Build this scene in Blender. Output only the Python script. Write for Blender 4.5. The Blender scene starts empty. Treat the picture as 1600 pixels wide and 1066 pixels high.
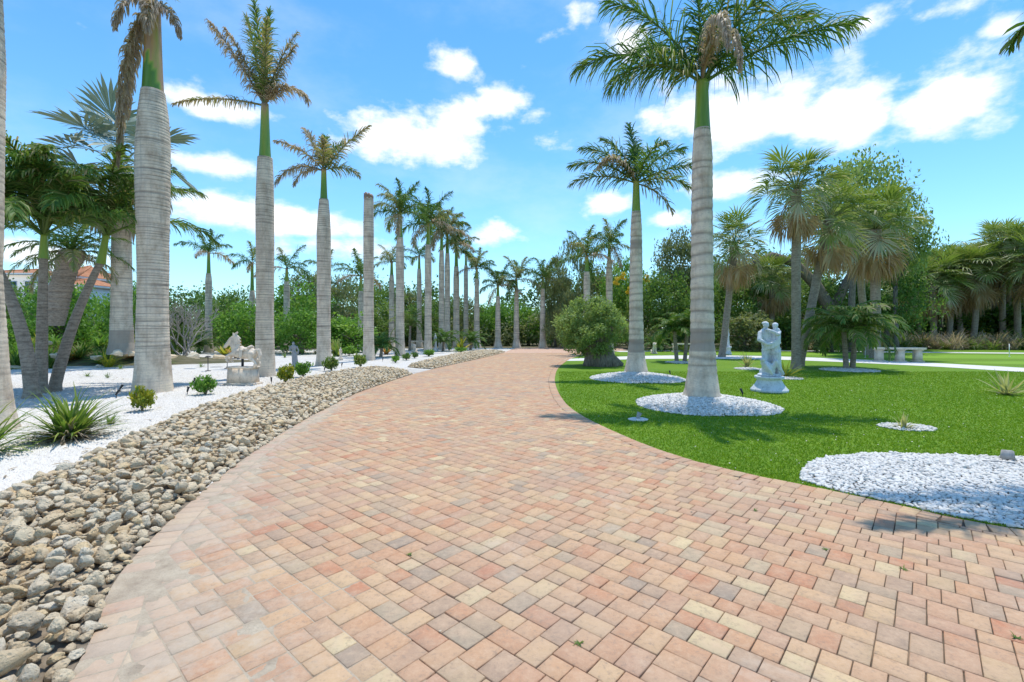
import bpy, math, random
import numpy as np
from mathutils import Vector

random.seed(7)
rng = np.random.default_rng(7)
R = math.radians
S = bpy.context.scene
COL = S.collection
PI = math.pi

# ------------------------------------------------------------------ camera
EYE, FPX, HY = 1.6, 735.0, 515.0
cam_d = bpy.data.cameras.new('camera')
cam_d.sensor_width = 36.0
cam_d.lens = FPX / 1600 * 36
cam_d.shift_y = -(533 - HY) / 1600
cam_d.clip_start, cam_d.clip_end = 0.05, 3000
cam = bpy.data.objects.new('camera', cam_d)
cam.location = (0, 0, EYE)
cam.rotation_euler = (R(90), 0, 0)
COL.objects.link(cam)
S.camera = cam

# ------------------------------------------------------------------ sky, sun, exposure
SUN_EL, SUN_AZ = R(75), R(25)          # azimuth measured from +Y towards +X
S.view_settings.view_transform = 'Standard'
S.view_settings.look = 'None'
S.view_settings.gamma = 1.0
S.view_settings.exposure = 0.38
sd = bpy.data.lights.new('sun', 'SUN')
sd.energy, sd.angle, sd.color = 3.0, R(0.53), (1.0, 0.945, 0.855)
sun = bpy.data.objects.new('sun', sd)
sv = Vector((math.sin(SUN_AZ) * math.cos(SUN_EL), math.cos(SUN_AZ) * math.cos(SUN_EL), math.sin(SUN_EL)))
sun.rotation_euler = sv.to_track_quat('Z', 'Y').to_euler()
sun.location = (0, 10, 30)
COL.objects.link(sun)


class NT:
    """small helper to write node trees"""
    def __init__(self, tree):
        self.t = tree
        self.n, self.l = tree.nodes, tree.links

    def node(self, kind, **kw):
        nd = self.n.new(kind)
        for k, v in kw.items():
            setattr(nd, k, v)
        return nd

    def put(self, sock, v):
        if v is None:
            return
        if hasattr(v, 'is_output'):
            self.l.new(v, sock)
        elif isinstance(v, (tuple, list)) and len(v) == 3 and sock.type == 'RGBA':
            sock.default_value = (*v, 1)
        else:
            sock.default_value = v

    def math(self, op, a, b=None, c=None, clamp=False):
        nd = self.node('ShaderNodeMath', operation=op, use_clamp=clamp)
        for s, v in zip(nd.inputs, (a, b, c)):
            self.put(s, v)
        return nd.outputs[0]

    def mix(self, f, a, b, blend='MIX'):
        nd = self.node('ShaderNodeMix', data_type='RGBA', blend_type=blend)
        self.put(nd.inputs[0], f)
        self.put(nd.inputs[6], a)
        self.put(nd.inputs[7], b)
        return nd.outputs[2]

    def ramp(self, f, stops, interp='LINEAR'):
        nd = self.node('ShaderNodeValToRGB')
        cr = nd.color_ramp
        cr.interpolation = interp
        while len(cr.elements) < len(stops):
            cr.elements.new(0.5)
        for e, (p, c) in zip(cr.elements, stops):
            e.position = p
            e.color = (*c, 1) if len(c) == 3 else c
        self.put(nd.inputs[0], f)
        return nd.outputs[0]

    def framp(self, f, a, b):
        nd = self.node('ShaderNodeMapRange', interpolation_type='SMOOTHSTEP')
        self.put(nd.inputs[0], f)
        nd.inputs[1].default_value, nd.inputs[2].default_value = a, b
        return nd.outputs[0]

    def noise(self, vec, scale, detail=4, rough=0.55, dist=0.0):
        nd = self.node('ShaderNodeTexNoise')
        self.put(nd.inputs['Vector'], vec)
        nd.inputs['Scale'].default_value = scale
        nd.inputs['Detail'].default_value = detail
        nd.inputs['Roughness'].default_value = rough
        nd.inputs['Distortion'].default_value = dist
        return nd.outputs[0]

    def mapping(self, vec, scale=(1, 1, 1), loc=(0, 0, 0)):
        nd = self.node('ShaderNodeMapping')
        self.put(nd.inputs[0], vec)
        nd.inputs['Scale'].default_value = scale
        nd.inputs['Location'].default_value = loc
        return nd.outputs[0]

    def attr(self, name, out=2):
        nd = self.node('ShaderNodeAttribute', attribute_name=name)
        return nd.outputs[out]

    def bump(self, h, strength=0.3, dist=0.02):
        nd = self.node('ShaderNodeBump')
        nd.inputs['Strength'].default_value = strength
        nd.inputs['Distance'].default_value = dist
        self.put(nd.inputs['Height'], h)
        return nd.outputs[0]


def build_world():
    w = bpy.data.worlds.new('World')
    S.world = w
    w.use_nodes = True
    N = NT(w.node_tree)
    N.n.clear()
    sky = N.node('ShaderNodeTexSky', sky_type='NISHITA')
    sky.sun_disc = False
    sky.sun_elevation = SUN_EL
    sky.sun_rotation = SUN_AZ
    sky.altitude = 0
    sky.air_density, sky.dust_density, sky.ozone_density = 1.0, 0.0, 3.0
    tc = N.node('ShaderNodeTexCoord')
    d = tc.outputs['Generated']
    sep = N.node('ShaderNodeSeparateXYZ')
    N.put(sep.inputs[0], d)
    x, y, z = sep.outputs
    az = N.math('ARCTAN2', x, y)
    el = N.math('ARCSINE', z)
    # cumulus banks: (px, py, half width px, half height px, weight)
    CL = [(650, 222, 105, 34, 1.0), (712, 190, 42, 32, 1.0), (720, 105, 34, 22, .95), (785, 157, 36, 20, .9), (840, 180, 26, 14, .5),
          (345, 170, 95, 20, .8), (335, 258, 70, 18, .9), (330, 325, 80, 24, 1.0), (470, 350, 110, 22, .95), (540, 385, 120, 20, .7),
          (770, 365, 36, 18, .9), (905, 20, 28, 20, .6), (985, 68, 42, 26, .8), (860, 50, 30, 14, .4),
          (1150, 175, 130, 50, 1.0), (1320, 178, 90, 46, .95), (1480, 155, 110, 48, 1.0), (1360, 28, 70, 22, .6), (1490, 10, 60, 20, .7),
          (1570, 42, 36, 14, .55), (1150, 288, 60, 20, .95), (1040, 342, 45, 14, .9), (960, 318, 45, 18, .85), (1110, 235, 70, 20, .6),
          (60, 395, 120, 22, .7), (880, 215, 60, 16, .35), (1420, 235, 90, 14, .3)]
    tot = None
    for px, py, hw, hh, wt in CL:
        a0 = math.atan2(px - 800, FPX)
        r = math.hypot(FPX, px - 800)
        e0 = math.atan2(HY - py, r)
        wa, we = 1.18 * hw * FPX / (r * r), 1.15 * hh / math.hypot(r, HY - py)
        u = N.math('DIVIDE', N.math('SUBTRACT', az, a0), wa)
        v = N.math('DIVIDE', N.math('SUBTRACT', el, e0), we)
        q = N.math('ADD', N.math('MULTIPLY', u, u), N.math('MULTIPLY', v, v))
        g = N.math('MULTIPLY', N.math('EXPONENT', N.math('MULTIPLY', q, -0.75)), wt)
        tot = g if tot is None else N.math('MAXIMUM', tot, g)
    comb = N.node('ShaderNodeCombineXYZ')
    N.put(comb.inputs[0], az)
    N.put(comb.inputs[1], N.math('MULTIPLY', el, 1.7))
    n1 = N.noise(comb.outputs[0], 9, 8, 0.6)
    n2 = N.noise(N.mapping(d, (1, 1, 2.2), (3.1, 1.7, .4)), 2.3, 7, 0.6)
    # same kind of clouds over the rest of the sky, behind the picture
    gen = N.math('MULTIPLY', N.framp(n2, .52, .72), N.framp(N.math('ABSOLUTE', az), .86, 1.1))
    tot = N.math('MAXIMUM', tot, gen)
    dens = N.math('ADD', tot, N.math('MULTIPLY', N.math('SUBTRACT', n1, 0.5), 1.9))
    m = N.framp(dens, .32, .86)
    wisp = N.math('MULTIPLY', N.framp(n2, .46, .75), .2)
    m = N.math('MAXIMUM', N.math('MULTIPLY', m, .97), wisp)
    # water haze near the horizon comes with the sky model; clouds a little greyer in their bodies
    shade = N.framp(N.noise(comb.outputs[0], 5, 5, .6), .3, .7)
    ccol = N.mix(shade, (8.6, 9.1, 9.7), (10.2, 10.2, 10.2))
    gam = N.node('ShaderNodeHueSaturation')
    N.put(gam.inputs['Color'], sky.outputs[0])
    gam.inputs['Saturation'].default_value = 1.05
    gam.inputs['Value'].default_value = 1.55
    skc = N.mix(1.0, gam.outputs[0], (.60, 1.06, 1.20), 'MULTIPLY')
    hz = N.math('MULTIPLY', N.math('EXPONENT', N.math('MULTIPLY', N.math('MAXIMUM', el, 0.0), -7.0)), .6)
    skc = N.mix(hz, skc, (7.6, 8.8, 9.6))
    col = N.mix(m, skc, ccol)
    bg = N.node('ShaderNodeBackground')
    N.put(bg.inputs[0], col)
    bg.inputs[1].default_value = 0.100
    out = N.node('ShaderNodeOutputWorld')
    N.l.new(bg.outputs[0], out.inputs[0])


build_world()


# ------------------------------------------------------------------ geometry helpers
def G(px, py, z=0.0):
    d = (EYE - z) * FPX / (py - HY)
    return ((px - 800) / FPX * d, d)


def P(px, py, d):
    return Vector(((px - 800) / FPX * d, d, EYE - (py - HY) / FPX * d))


def PX(x, y, z=0.0):
    return 800 + FPX * x / y, HY + FPX * (EYE - z) / y


def mesh_np(name, V, F, cv=None, smooth=False, extra=None):
    """F: one array (n,k) or a list of such arrays / lists of faces"""
    me = bpy.data.meshes.new(name)
    V = np.asarray(V, dtype=np.float32)
    blocks = F if isinstance(F, list) and len(F) and isinstance(F[0], np.ndarray) else None
    if isinstance(F, np.ndarray):
        blocks = [F]
    if blocks is None:
        me.from_pydata([tuple(v) for v in V.tolist()], [], [tuple(f) for f in F])
    else:
        blocks = [b for b in blocks if len(b)]
        me.vertices.add(len(V))
        me.vertices.foreach_set('co', V.ravel())
        nl = sum(b.size for b in blocks)
        nf = sum(len(b) for b in blocks)
        me.loops.add(nl)
        me.polygons.add(nf)
        li = np.concatenate([b.ravel() for b in blocks]).astype(np.int32)
        tot = np.concatenate([np.full(len(b), b.shape[1]) for b in blocks]).astype(np.int32)
        st = np.concatenate([[0], np.cumsum(tot)[:-1]]).astype(np.int32)
        me.loops.foreach_set('vertex_index', li)
        me.polygons.foreach_set('loop_start', st)
        try:
            me.polygons.foreach_set('loop_total', tot)
        except Exception:
            pass
        me.update(calc_edges=True)
    if cv is not None:
        a = me.attributes.new('cv', 'FLOAT', 'POINT')
        a.data.foreach_set('value', np.asarray(cv, dtype=np.float32))
    for k, vals in (extra or {}).items():
        a = me.attributes.new(k, 'FLOAT', 'POINT')
        a.data.foreach_set('value', np.asarray(vals, dtype=np.float32))
    if smooth:
        me.polygons.foreach_set('use_smooth', np.ones(len(me.polygons), dtype=bool))
    me.validate()
    return me


class MB:
    """collects pieces of one mesh"""
    def __init__(self):
        self.V, self.F, self.C, self.k = [], [], [], 0

    def add(self, V, F, c=0.0):
        V = np.asarray(V, dtype=np.float32)
        for b in (F if isinstance(F, list) else [F]):
            self.F.append(np.asarray(b) + self.k)
        self.V.append(V)
        self.C.append(np.full(len(V), c, dtype=np.float32) if np.isscalar(c) else np.asarray(c, dtype=np.float32))
        self.k += len(V)
        return self

    def box(self, c, s, rz=0.0, cv=0.0, top=1.0):
        x, y, z = s[0] / 2, s[1] / 2, s[2] / 2
        V = np.array([[-x, -y, -z], [x, -y, -z], [x, y, -z], [-x, y, -z],
                      [-x * top, -y * top, z], [x * top, -y * top, z], [x * top, y * top, z], [-x * top, y * top, z]])
        ca, sa = math.cos(rz), math.sin(rz)
        V = V @ np.array([[ca, sa, 0], [-sa, ca, 0], [0, 0, 1]]) + np.array(c)
        return self.add(V, np.array([[3, 2, 1, 0], [4, 5, 6, 7], [0, 1, 5, 4], [1, 2, 6, 5], [2, 3, 7, 6], [3, 0, 4, 7]]), cv)

    def tube(self, pts, rad, n=8, cv=0.0, cap=True):
        pts = [Vector(p) for p in pts]
        m = len(pts)
        rad = [rad] * m if np.isscalar(rad) else rad
        V = []
        prev = None
        for i, p in enumerate(pts):
            t = (pts[min(i + 1, m - 1)] - pts[max(i - 1, 0)]).normalized()
            if prev is None:
                a = t.orthogonal().normalized()
            else:
                a = (prev - t * prev.dot(t)).normalized()
            prev = a
            b = t.cross(a)
            for k in range(n):
                w = 2 * PI * k / n
                V.append(p + (a * math.cos(w) + b * math.sin(w)) * rad[i])
        F = [[i * n + k, i * n + (k + 1) % n, (i + 1) * n + (k + 1) % n, (i + 1) * n + k] for i in range(m - 1) for k in range(n)]
        V = np.array([tuple(v) for v in V])
        fl = [np.array(F)]
        if cap:
            fl += [np.array([list(range(n))[::-1]]), np.array([[(m - 1) * n + k for k in range(n)]])]
        cc = cv if np.isscalar(cv) else np.repeat(np.asarray(cv), n)
        return self.add(V, fl, cc)

    def lathe(self, prof, n=20, c=(0, 0, 0), cv=0.0, sx=1.0, sy=1.0):
        """prof: list of (r, z)"""
        m = len(prof)
        w = np.arange(n) * 2 * PI / n
        V = np.concatenate([np.stack([np.cos(w) * r * sx + c[0], np.sin(w) * r * sy + c[1], np.full(n, z + c[2])], 1) for r, z in prof])
        F = np.array([[i * n + k, i * n + (k + 1) % n, (i + 1) * n + (k + 1) % n, (i + 1) * n + k] for i in range(m - 1) for k in range(n)])
        return self.add(V, [F, np.array([list(range(n))[::-1]]), np.array([[(m - 1) * n + k for k in range(n)]])], cv)

    def mesh(self, name='mesh', smooth=False):
        return mesh_np(name, np.concatenate(self.V), self.F, np.concatenate(self.C), smooth)

    def build(self, name, mat, parent=None, smooth=False, **kw):
        return obj(name, self.mesh(name, smooth), mat, parent, **kw)


def obj(name, me, mat=None, parent=None, loc=None, rz=None, scale=None):
    o = bpy.data.objects.new(name, me)
    COL.objects.link(o)
    if mat is not None and me is not None and not me.materials:
        me.materials.append(mat)
    if parent is not None:
        o.parent = parent
    if loc is not None:
        o.location = loc
    if rz is not None:
        o.rotation_euler = (0, 0, rz)
    if scale is not None:
        o.scale = (scale,) * 3 if np.isscalar(scale) else scale
    return o


def tag(o, label=None, cat=None, group=None, kind=None):
    if label:
        o['label'] = label
    if cat:
        o['category'] = cat
    if group:
        o['group'] = group
    if kind:
        o['kind'] = kind
    return o


def thing(name, label, cat, loc=(0, 0, 0), rz=0.0, group=None, scale=None):
    o = bpy.data.objects.new(name, None)
    o.empty_display_size = 0.2
    COL.objects.link(o)
    o.location = loc
    o.rotation_euler = (0, 0, rz)
    if scale is not None:
        o.scale = (scale,) * 3 if np.isscalar(scale) else scale
    return tag(o, label, cat, group)


def smooth_line(pts, step=0.15):
    """Catmull-Rom through 2-D points, resampled at about `step`"""
    p = np.array(pts, dtype=float)
    p = np.vstack([2 * p[0] - p[1], p, 2 * p[-1] - p[-2]])
    out = []
    for i in range(1, len(p) - 2):
        a, b, c, d = p[i - 1], p[i], p[i + 1], p[i + 2]
        n = max(2, int(np.linalg.norm(c - b) / step))
        t = np.linspace(0, 1, n, endpoint=False)[:, None]
        out.append(0.5 * (2 * b + (c - a) * t + (2 * a - 5 * b + 4 * c - d) * t ** 2 + (3 * b - a - 3 * c + d) * t ** 3))
    out.append(p[-2][None])
    return np.vstack(out)


def in_poly(pts, poly):
    x, y = pts[:, 0], pts[:, 1]
    res = np.zeros(len(pts), dtype=bool)
    px, py = poly[:, 0], poly[:, 1]
    j = len(poly) - 1
    for i in range(len(poly)):
        if py[i] != py[j]:
            c = ((py[i] > y) != (py[j] > y)) & (x < (px[j] - px[i]) * (y - py[i]) / (py[j] - py[i]) + px[i])
            res ^= c
        j = i
    return res


def near_line(pts, line):
    """distance, nearest segment index and signed side to an open polyline"""
    a, b = line[:-1], line[1:]
    ab = b - a
    L2 = (ab ** 2).sum(1)
    dist = np.empty(len(pts))
    idx = np.empty(len(pts), dtype=int)
    for s in range(0, len(pts), 4000):
        q = pts[s:s + 4000][:, None, :]
        t = np.clip(((q - a) * ab).sum(2) / L2, 0, 1)
        d2 = ((a + t[..., None] * ab - q) ** 2).sum(2)
        k = d2.argmin(1)
        idx[s:s + 4000] = k
        dist[s:s + 4000] = np.sqrt(d2[np.arange(len(k)), k])
    return dist, idx


def sheet(name, poly, z, mat, parent=None, kind=None, zb=None):
    """flat polygon; zb: also a skirt down to zb"""
    import mathutils.geometry as mg
    pts = [Vector((p[0], p[1], 0)) for p in poly]
    tris = mg.tessellate_polygon([pts])
    V = [(p[0], p[1], z) for p in poly]
    F = []
    for t in tris:
        a, b, c = (pts[i] for i in t)
        F.append(tuple(t) if (b - a).cross(c - a).z > 0 else tuple(reversed(t)))
    if zb is not None:
        n = len(V)
        V += [(p[0], p[1], zb) for p in poly]
        F += [(i, (i + 1) % n, n + (i + 1) % n, n + i) for i in range(n)]
    me = bpy.data.meshes.new(name)
    me.from_pydata(V, [], F)
    me.validate()
    o = obj(name, me, mat, parent)
    if kind:
        o['kind'] = kind
    return o


def ribbon(pts, w):
    line = smooth_line(pts, 0.4)
    t = np.gradient(line, axis=0)
    t /= np.linalg.norm(t, axis=1)[:, None]
    n = np.stack([-t[:, 1], t[:, 0]], 1)
    ww = np.interp(np.linspace(0, 1, len(line)), np.linspace(0, 1, len(w)), w)[:, None] / 2 if not np.isscalar(w) else w / 2
    return np.vstack([line + n * ww, (line - n * ww)[::-1]])


# ------------------------------------------------------------------ materials
def material(name, fn, rough=0.9, translucent=0.0, spec=0.3):
    m = bpy.data.materials.new(name)
    m.use_nodes = True
    N = NT(m.node_tree)
    N.n.clear()
    out = N.node('ShaderNodeOutputMaterial')
    b = N.node('ShaderNodeBsdfPrincipled')
    b.inputs['Roughness'].default_value = rough
    b.inputs['Specular IOR Level'].default_value = spec
    tc = N.node('ShaderNodeTexCoord')
    geo = N.node('ShaderNodeNewGeometry')
    N.obj, N.pos, N.rand = tc.outputs['Object'], geo.outputs['Position'], None
    oi = N.node('ShaderNodeObjectInfo')
    N.rand = oi.outputs['Random']
    N.island = geo.outputs['Random Per Island']
    res = fn(N)
    col, nrm = res if isinstance(res, tuple) and len(res) == 2 and hasattr(res[0], 'is_output') else (res, None)
    N.put(b.inputs['Base Color'], col)
    if nrm is not None:
        N.l.new(nrm, b.inputs['Normal'])
    if translucent:
        tr = N.node('ShaderNodeBsdfTranslucent')
        N.put(tr.inputs[0], N.mix(1.0, col, (1.25, 1.2, .7), 'MULTIPLY'))
        mx = N.node('ShaderNodeMixShader')
        mx.inputs[0].default_value = translucent
        N.l.new(b.outputs[0], mx.inputs[1])
        N.l.new(tr.outputs[0], mx.inputs[2])
        N.l.new(mx.outputs[0], out.inputs[0])
    else:
        N.l.new(b.outputs[0], out.inputs[0])
    return m


def scl(c, k):
    return tuple(v * k for v in c)


PAVE_STOPS = [(0.0, (0.492, 0.242, 0.136)), (.16, (0.548, 0.318, 0.176)), (.30, (0.476, 0.281, 0.181)), (.42, (0.593, 0.389, 0.215)), (.55, (0.517, 0.307, 0.179)),
              (.66, (0.410, 0.279, 0.187)), (.76, (0.577, 0.382, 0.202)), (.84, (0.344, 0.263, 0.193)), (.91, (0.641, 0.489, 0.274)), (.97, (0.489, 0.202, 0.108)), (1.0, (0.536, 0.298, 0.162))]


def m_paver(N):
    cv = N.attr('cv')
    base = N.ramp(cv, PAVE_STOPS)
    n1 = N.noise(N.pos, 7, 4, .6)
    n2 = N.noise(N.pos, 34, 5, .7)
    n3 = N.noise(N.pos, 190, 3, .6)
    c = N.mix(N.framp(n1, .35, .7), base, N.mix(.5, base, (.56, .375, .24)))
    c = N.mix(N.math('MULTIPLY', N.framp(n2, .5, .72), .6), c, (.30, .21, .15))
    c = N.mix(N.math('MULTIPLY', N.framp(n2, .52, .3), .3), c, (.66, .47, .315))
    c = N.mix(N.math('MULTIPLY', N.framp(n3, .62, .8), .4), c, (.25, .19, .165))
    c = N.mix(N.math('MULTIPLY', N.framp(n3, .42, .25), .35), c, (.74, .6, .44))
    big = N.noise(N.pos, .55, 3, .5)
    c = N.mix(N.math('MULTIPLY', N.framp(big, .45, .7), .34), c, (.40, .30, .235))
    st = N.noise(N.pos, 1.7, 6, .7, .8)
    c = N.mix(N.math('MULTIPLY', N.framp(st, .56, .72), .4), c, (.27, .20, .155))
    c = N.mix(N.math('MULTIPLY', N.framp(st, .42, .30), .35), c, (.60, .48, .36))
    # blown sand lying along the rock border
    du = N.attr('dust')
    dn = N.noise(N.pos, 2.6, 6, .7)
    dn2 = N.noise(N.pos, 22, 4, .7)
    dm = N.framp(N.math('ADD', du, N.math('ADD', N.math('MULTIPLY', N.math('SUBTRACT', dn, .5), 1.5), N.math('MULTIPLY', N.math('SUBTRACT', dn2, .5), .7))), .45, .95)
    c = N.mix(N.math('MULTIPLY', dm, .5), c, N.mix(dn2, (.46, .385, .30), (.60, .52, .41)))
    h = N.math('ADD', N.math('MULTIPLY', n2, .5), N.math('MULTIPLY', n3, .6))
    return c, N.bump(h, .5, .008)


def m_joint(N):
    n = N.noise(N.pos, 1.3, 5, .6)
    n2 = N.noise(N.pos, 60, 3, .6)
    c = N.ramp(n, [(.34, (.30, .22, .15)), (.44, (.13, .10, .07)), (.56, (.06, .048, .036)), (.75, (.10, .08, .06))])
    return N.mix(N.math('MULTIPLY', n2, .25), c, (.30, .24, .18)), N.bump(n2, .4, .01)


def m_sand(N):
    n = N.noise(N.pos, 5, 6, .7)
    n2 = N.noise(N.pos, 70, 4, .7)
    c = N.ramp(n, [(.3, (.31, .24, .17)), (.5, (.46, .37, .265)), (.7, (.57, .475, .345))])
    return N.mix(N.math('MULTIPLY', N.framp(n2, .5, .7), .45), c, (.30, .24, .185)), N.bump(n2, .7, .012)


def m_far_paving(N):
    n = N.noise(N.mapping(N.pos, (1, 1, 1)), 5.5, 3, .7)
    return N.ramp(n, [(.3, (.46, .29, .22)), (.5, (.6, .39, .28)), (.7, (.66, .49, .33))])


def m_rock(N):
    cv = N.attr('cv')
    n1 = N.noise(N.pos, 9, 6, .7)
    n2 = N.noise(N.pos, 46, 6, .75)
    base = N.ramp(cv, [(0, (.70, .53, .33)), (.25, (.78, .65, .45)), (.5, (.64, .50, .325)), (.7, (.75, .56, .32)), (.85, (.70, .59, .44)), (1, (.80, .69, .51))])
    c = N.mix(N.framp(n1, .45, .72), base, N.mix(.5, base, (.42, .30, .17)))
    c = N.mix(N.math('MULTIPLY', N.framp(n2, .57, .74), .5), c, (.30, .21, .13))
    c = N.mix(N.math('MULTIPLY', N.framp(n2, .45, .28), .5), c, (.72, .61, .45))
    vor = N.node('ShaderNodeTexVoronoi')
    N.put(vor.inputs['Vector'], N.pos)
    vor.inputs['Scale'].default_value = 42
    pit = N.framp(vor.outputs[0], .05, .45)
    h = N.math('ADD', N.math('MULTIPLY', n2, 1.0), N.math('MULTIPLY', pit, .55))
    return c, N.bump(h, .85, .022)


def m_white_gravel(N):
    n = N.noise(N.pos, 36, 5, .7)
    v = N.node('ShaderNodeTexVoronoi')
    N.put(v.inputs['Vector'], N.pos)
    v.inputs['Scale'].default_value = 30
    big = N.noise(N.pos, .9, 5, .6)
    c = N.ramp(n, [(.25, (.38, .355, .315)), (.42, (.64, .605, .55)), (.6, (.78, .745, .685))])
    c = N.mix(N.math('MULTIPLY', N.framp(v.outputs[0], .35, .1), .25), c, (.46, .44, .41))
    c = N.mix(N.math('MULTIPLY', N.framp(big, .47, .7), .55), c, (.56, .50, .41))
    return c, N.bump(N.math('ADD', n, N.math('MULTIPLY', v.outputs[0], -.8)), .8, .03)


def m_white_chip(N):
    return N.mix(N.noise(N.pos, 60, 3, .6), N.ramp(N.attr('cv'), [(0, (.46, .42, .36)), (.25, (.66, .635, .59)), (.8, (.80, .765, .70)), (.95, (.52, .48, .42)), (1, (.25, .21, .16))]), (.7, .675, .63))


def m_bed_soil(N):
    n = N.noise(N.pos, 12, 5, .6)
    return N.ramp(n, [(.3, (.12, .095, .065)), (.7, (.30, .245, .18))])


def m_turf(N):
    n = N.noise(N.mapping(N.pos, (1, .35, 1)), 5, 6, .7)
    n2 = N.noise(N.pos, 140, 3, .7)
    n3 = N.noise(N.pos, .5, 4, .55)
    c = N.ramp(n2, [(.25, (.10, .19, .009)), (.5, (.15, .265, .015)), (.78, (.21, .33, .034))])
    c = N.mix(N.math('MULTIPLY', N.framp(n, .4, .7), .4), c, (.10, .245, .012))
    c = N.mix(N.math('MULTIPLY', N.framp(n3, .45, .65), .25), c, (.05, .15, .012))
    return c, N.bump(n2, .5, .02)


def m_blade(N):
    return N.ramp(N.attr('cv'), [(0, (.155, .275, .014)), (.6, (.20, .34, .022)), (.92, (.26, .40, .05)), (1, (.50, .55, .2))])


def m_green(N):
    n2 = N.noise(N.pos, 60, 3, .7)
    return N.ramp(n2, [(.3, (.14, .27, .012)), (.7, (.24, .40, .03))])


def m_concrete(N):
    n = N.noise(N.pos, 3, 6, .65)
    return N.ramp(n, [(.3, (.62, .60, .56)), (.7, (.76, .745, .71))]), N.bump(N.noise(N.pos, 90, 3, .6), .2, .01)


def m_grey_path(N):
    n = N.noise(N.pos, 4, 6, .65)
    return N.ramp(n, [(.3, (.46, .42, .37)), (.7, (.60, .56, .50))]), N.bump(N.noise(N.pos, 90, 3, .6), .2, .01)


def m_ground(N):
    n = N.noise(N.pos, .9, 7, .65)
    return N.ramp(n, [(.3, (.05, .065, .02)), (.5, (.13, .115, .06)), (.7, (.22, .19, .13))])


def m_royal_trunk(N):
    cv = N.attr('cv')
    bn = N.attr('bn')
    n1 = N.noise(N.mapping(N.obj, (1.6, 1.6, .8)), 2.2, 6, .65)
    n2 = N.noise(N.mapping(N.obj, (3, 3, 14)), 4, 5, .7)
    n3 = N.noise(N.obj, 18, 5, .7)
    vs = N.noise(N.mapping(N.obj, (14, 14, .6)), 1.2, 4, .6)
    c = N.ramp(n1, [(.28, (.41, .30, .21)), (.42, (.62, .495, .365)), (.56, (.78, .65, .50)), (.72, (.84, .70, .51))])
    c = N.mix(N.math('MULTIPLY', N.framp(n2, .48, .7), .5), c, (.34, .295, .26))
    c = N.mix(N.math('MULTIPLY', N.framp(vs, .52, .72), .38), c, (.30, .27, .245))
    c = N.mix(N.math('MULTIPLY', N.framp(n3, .60, .72), .45), c, (.74, .71, .65))
    c = N.mix(N.math('MULTIPLY', N.framp(n3, .40, .27), .5), c, (.22, .195, .175))
    c = N.mix(N.math('MULTIPLY', N.framp(N.noise(N.obj, 1.1, 4, .6), .5, .68), .5), c, N.mix(n2, (.40, .315, .25), (.60, .50, .41)))
    c = N.mix(N.math('MULTIPLY', cv, .85), c, (.17, .135, .11))
    c = N.mix(N.math('MULTIPLY', bn, .75), c, N.mix(n2, (.25, .195, .155), (.40, .33, .275)))
    return c, N.bump(N.math('ADD', n3, N.math('MULTIPLY', n2, .7)), .45, .02)


def m_sabal_trunk(N):
    n1 = N.noise(N.mapping(N.obj, (2, 2, 5)), 4, 6, .7)
    n2 = N.noise(N.mapping(N.obj, (10, 10, 2)), 5, 4, .7)
    c = N.ramp(n1, [(.3, (.17, .125, .09)), (.5, (.34, .265, .20)), (.75, (.48, .395, .31))])
    c = N.mix(N.math('MULTIPLY', N.framp(n2, .5, .7), .5), c, (.14, .11, .085))
    z = N.node('ShaderNodeSeparateXYZ')
    N.put(z.inputs[0], N.obj)
    c = N.mix(N.math('MULTIPLY', N.attr('cv'), .7), c, (.13, .10, .075))
    return c, N.bump(n1, .6, .03)


def m_bark(N):
    n1 = N.noise(N.mapping(N.obj, (4, 4, 1)), 4, 6, .7)
    return N.ramp(n1, [(.3, (.10, .08, .06)), (.55, (.24, .20, .165)), (.8, (.38, .34, .29))]), N.bump(n1, .8, .05)


def m_shaft(N):
    n = N.noise(N.mapping(N.obj, (5, 5, .6)), 3, 4, .6)
    return N.ramp(N.math('ADD', N.attr('cv'), N.math('MULTIPLY', N.math('SUBTRACT', n, .5), .35)),
                  [(0, (.065, .17, .018)), (.3, (.17, .30, .025)), (.55, (.33, .34, .05)), (.72, (.45, .28, .10)), (.88, (.33, .21, .13)), (1, (.24, .165, .12))])


def m_frond(N):
    n = N.noise(N.obj, 3, 3, .6)
    v = N.math('ADD', N.attr('cv'), N.math('MULTIPLY', N.math('SUBTRACT', n, .5), .25))
    v = N.math('ADD', v, N.math('MULTIPLY', N.math('SUBTRACT', N.rand, .5), .08))
    return N.ramp(v, [(0, (.050, .135, .026)), (.2, (.090, .195, .036)), (.38, (.175, .27, .055)), (.55, (.29, .29, .11)), (.72, (.42, .335, .21)), (.86, (.50, .40, .30)), (1, (.42, .33, .26))])


def m_fan(N):
    n = N.noise(N.obj, 4, 3, .6)
    v = N.math('ADD', N.attr('cv'), N.math('MULTIPLY', N.math('SUBTRACT', n, .5), .22))
    return N.ramp(v, [(0, (.13, .21, .035)), (.18, (.20, .28, .06)), (.36, (.30, .34, .14)), (.5, (.46, .44, .28)), (.66, (.50, .40, .25)), (.82, (.48, .325, .18)), (1, (.38, .235, .125))])


def m_silver(N):
    v = N.math('ADD', N.attr('cv'), N.math('MULTIPLY', N.math('SUBTRACT', N.noise(N.obj, 4, 3, .6), .5), .2))
    return N.ramp(v, [(0, (.15, .215, .165)), (.3, (.23, .28, .215)), (.55, (.36, .34, .25)), (.8, (.40, .32, .22)), (1, (.30, .21, .13))])


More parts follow.
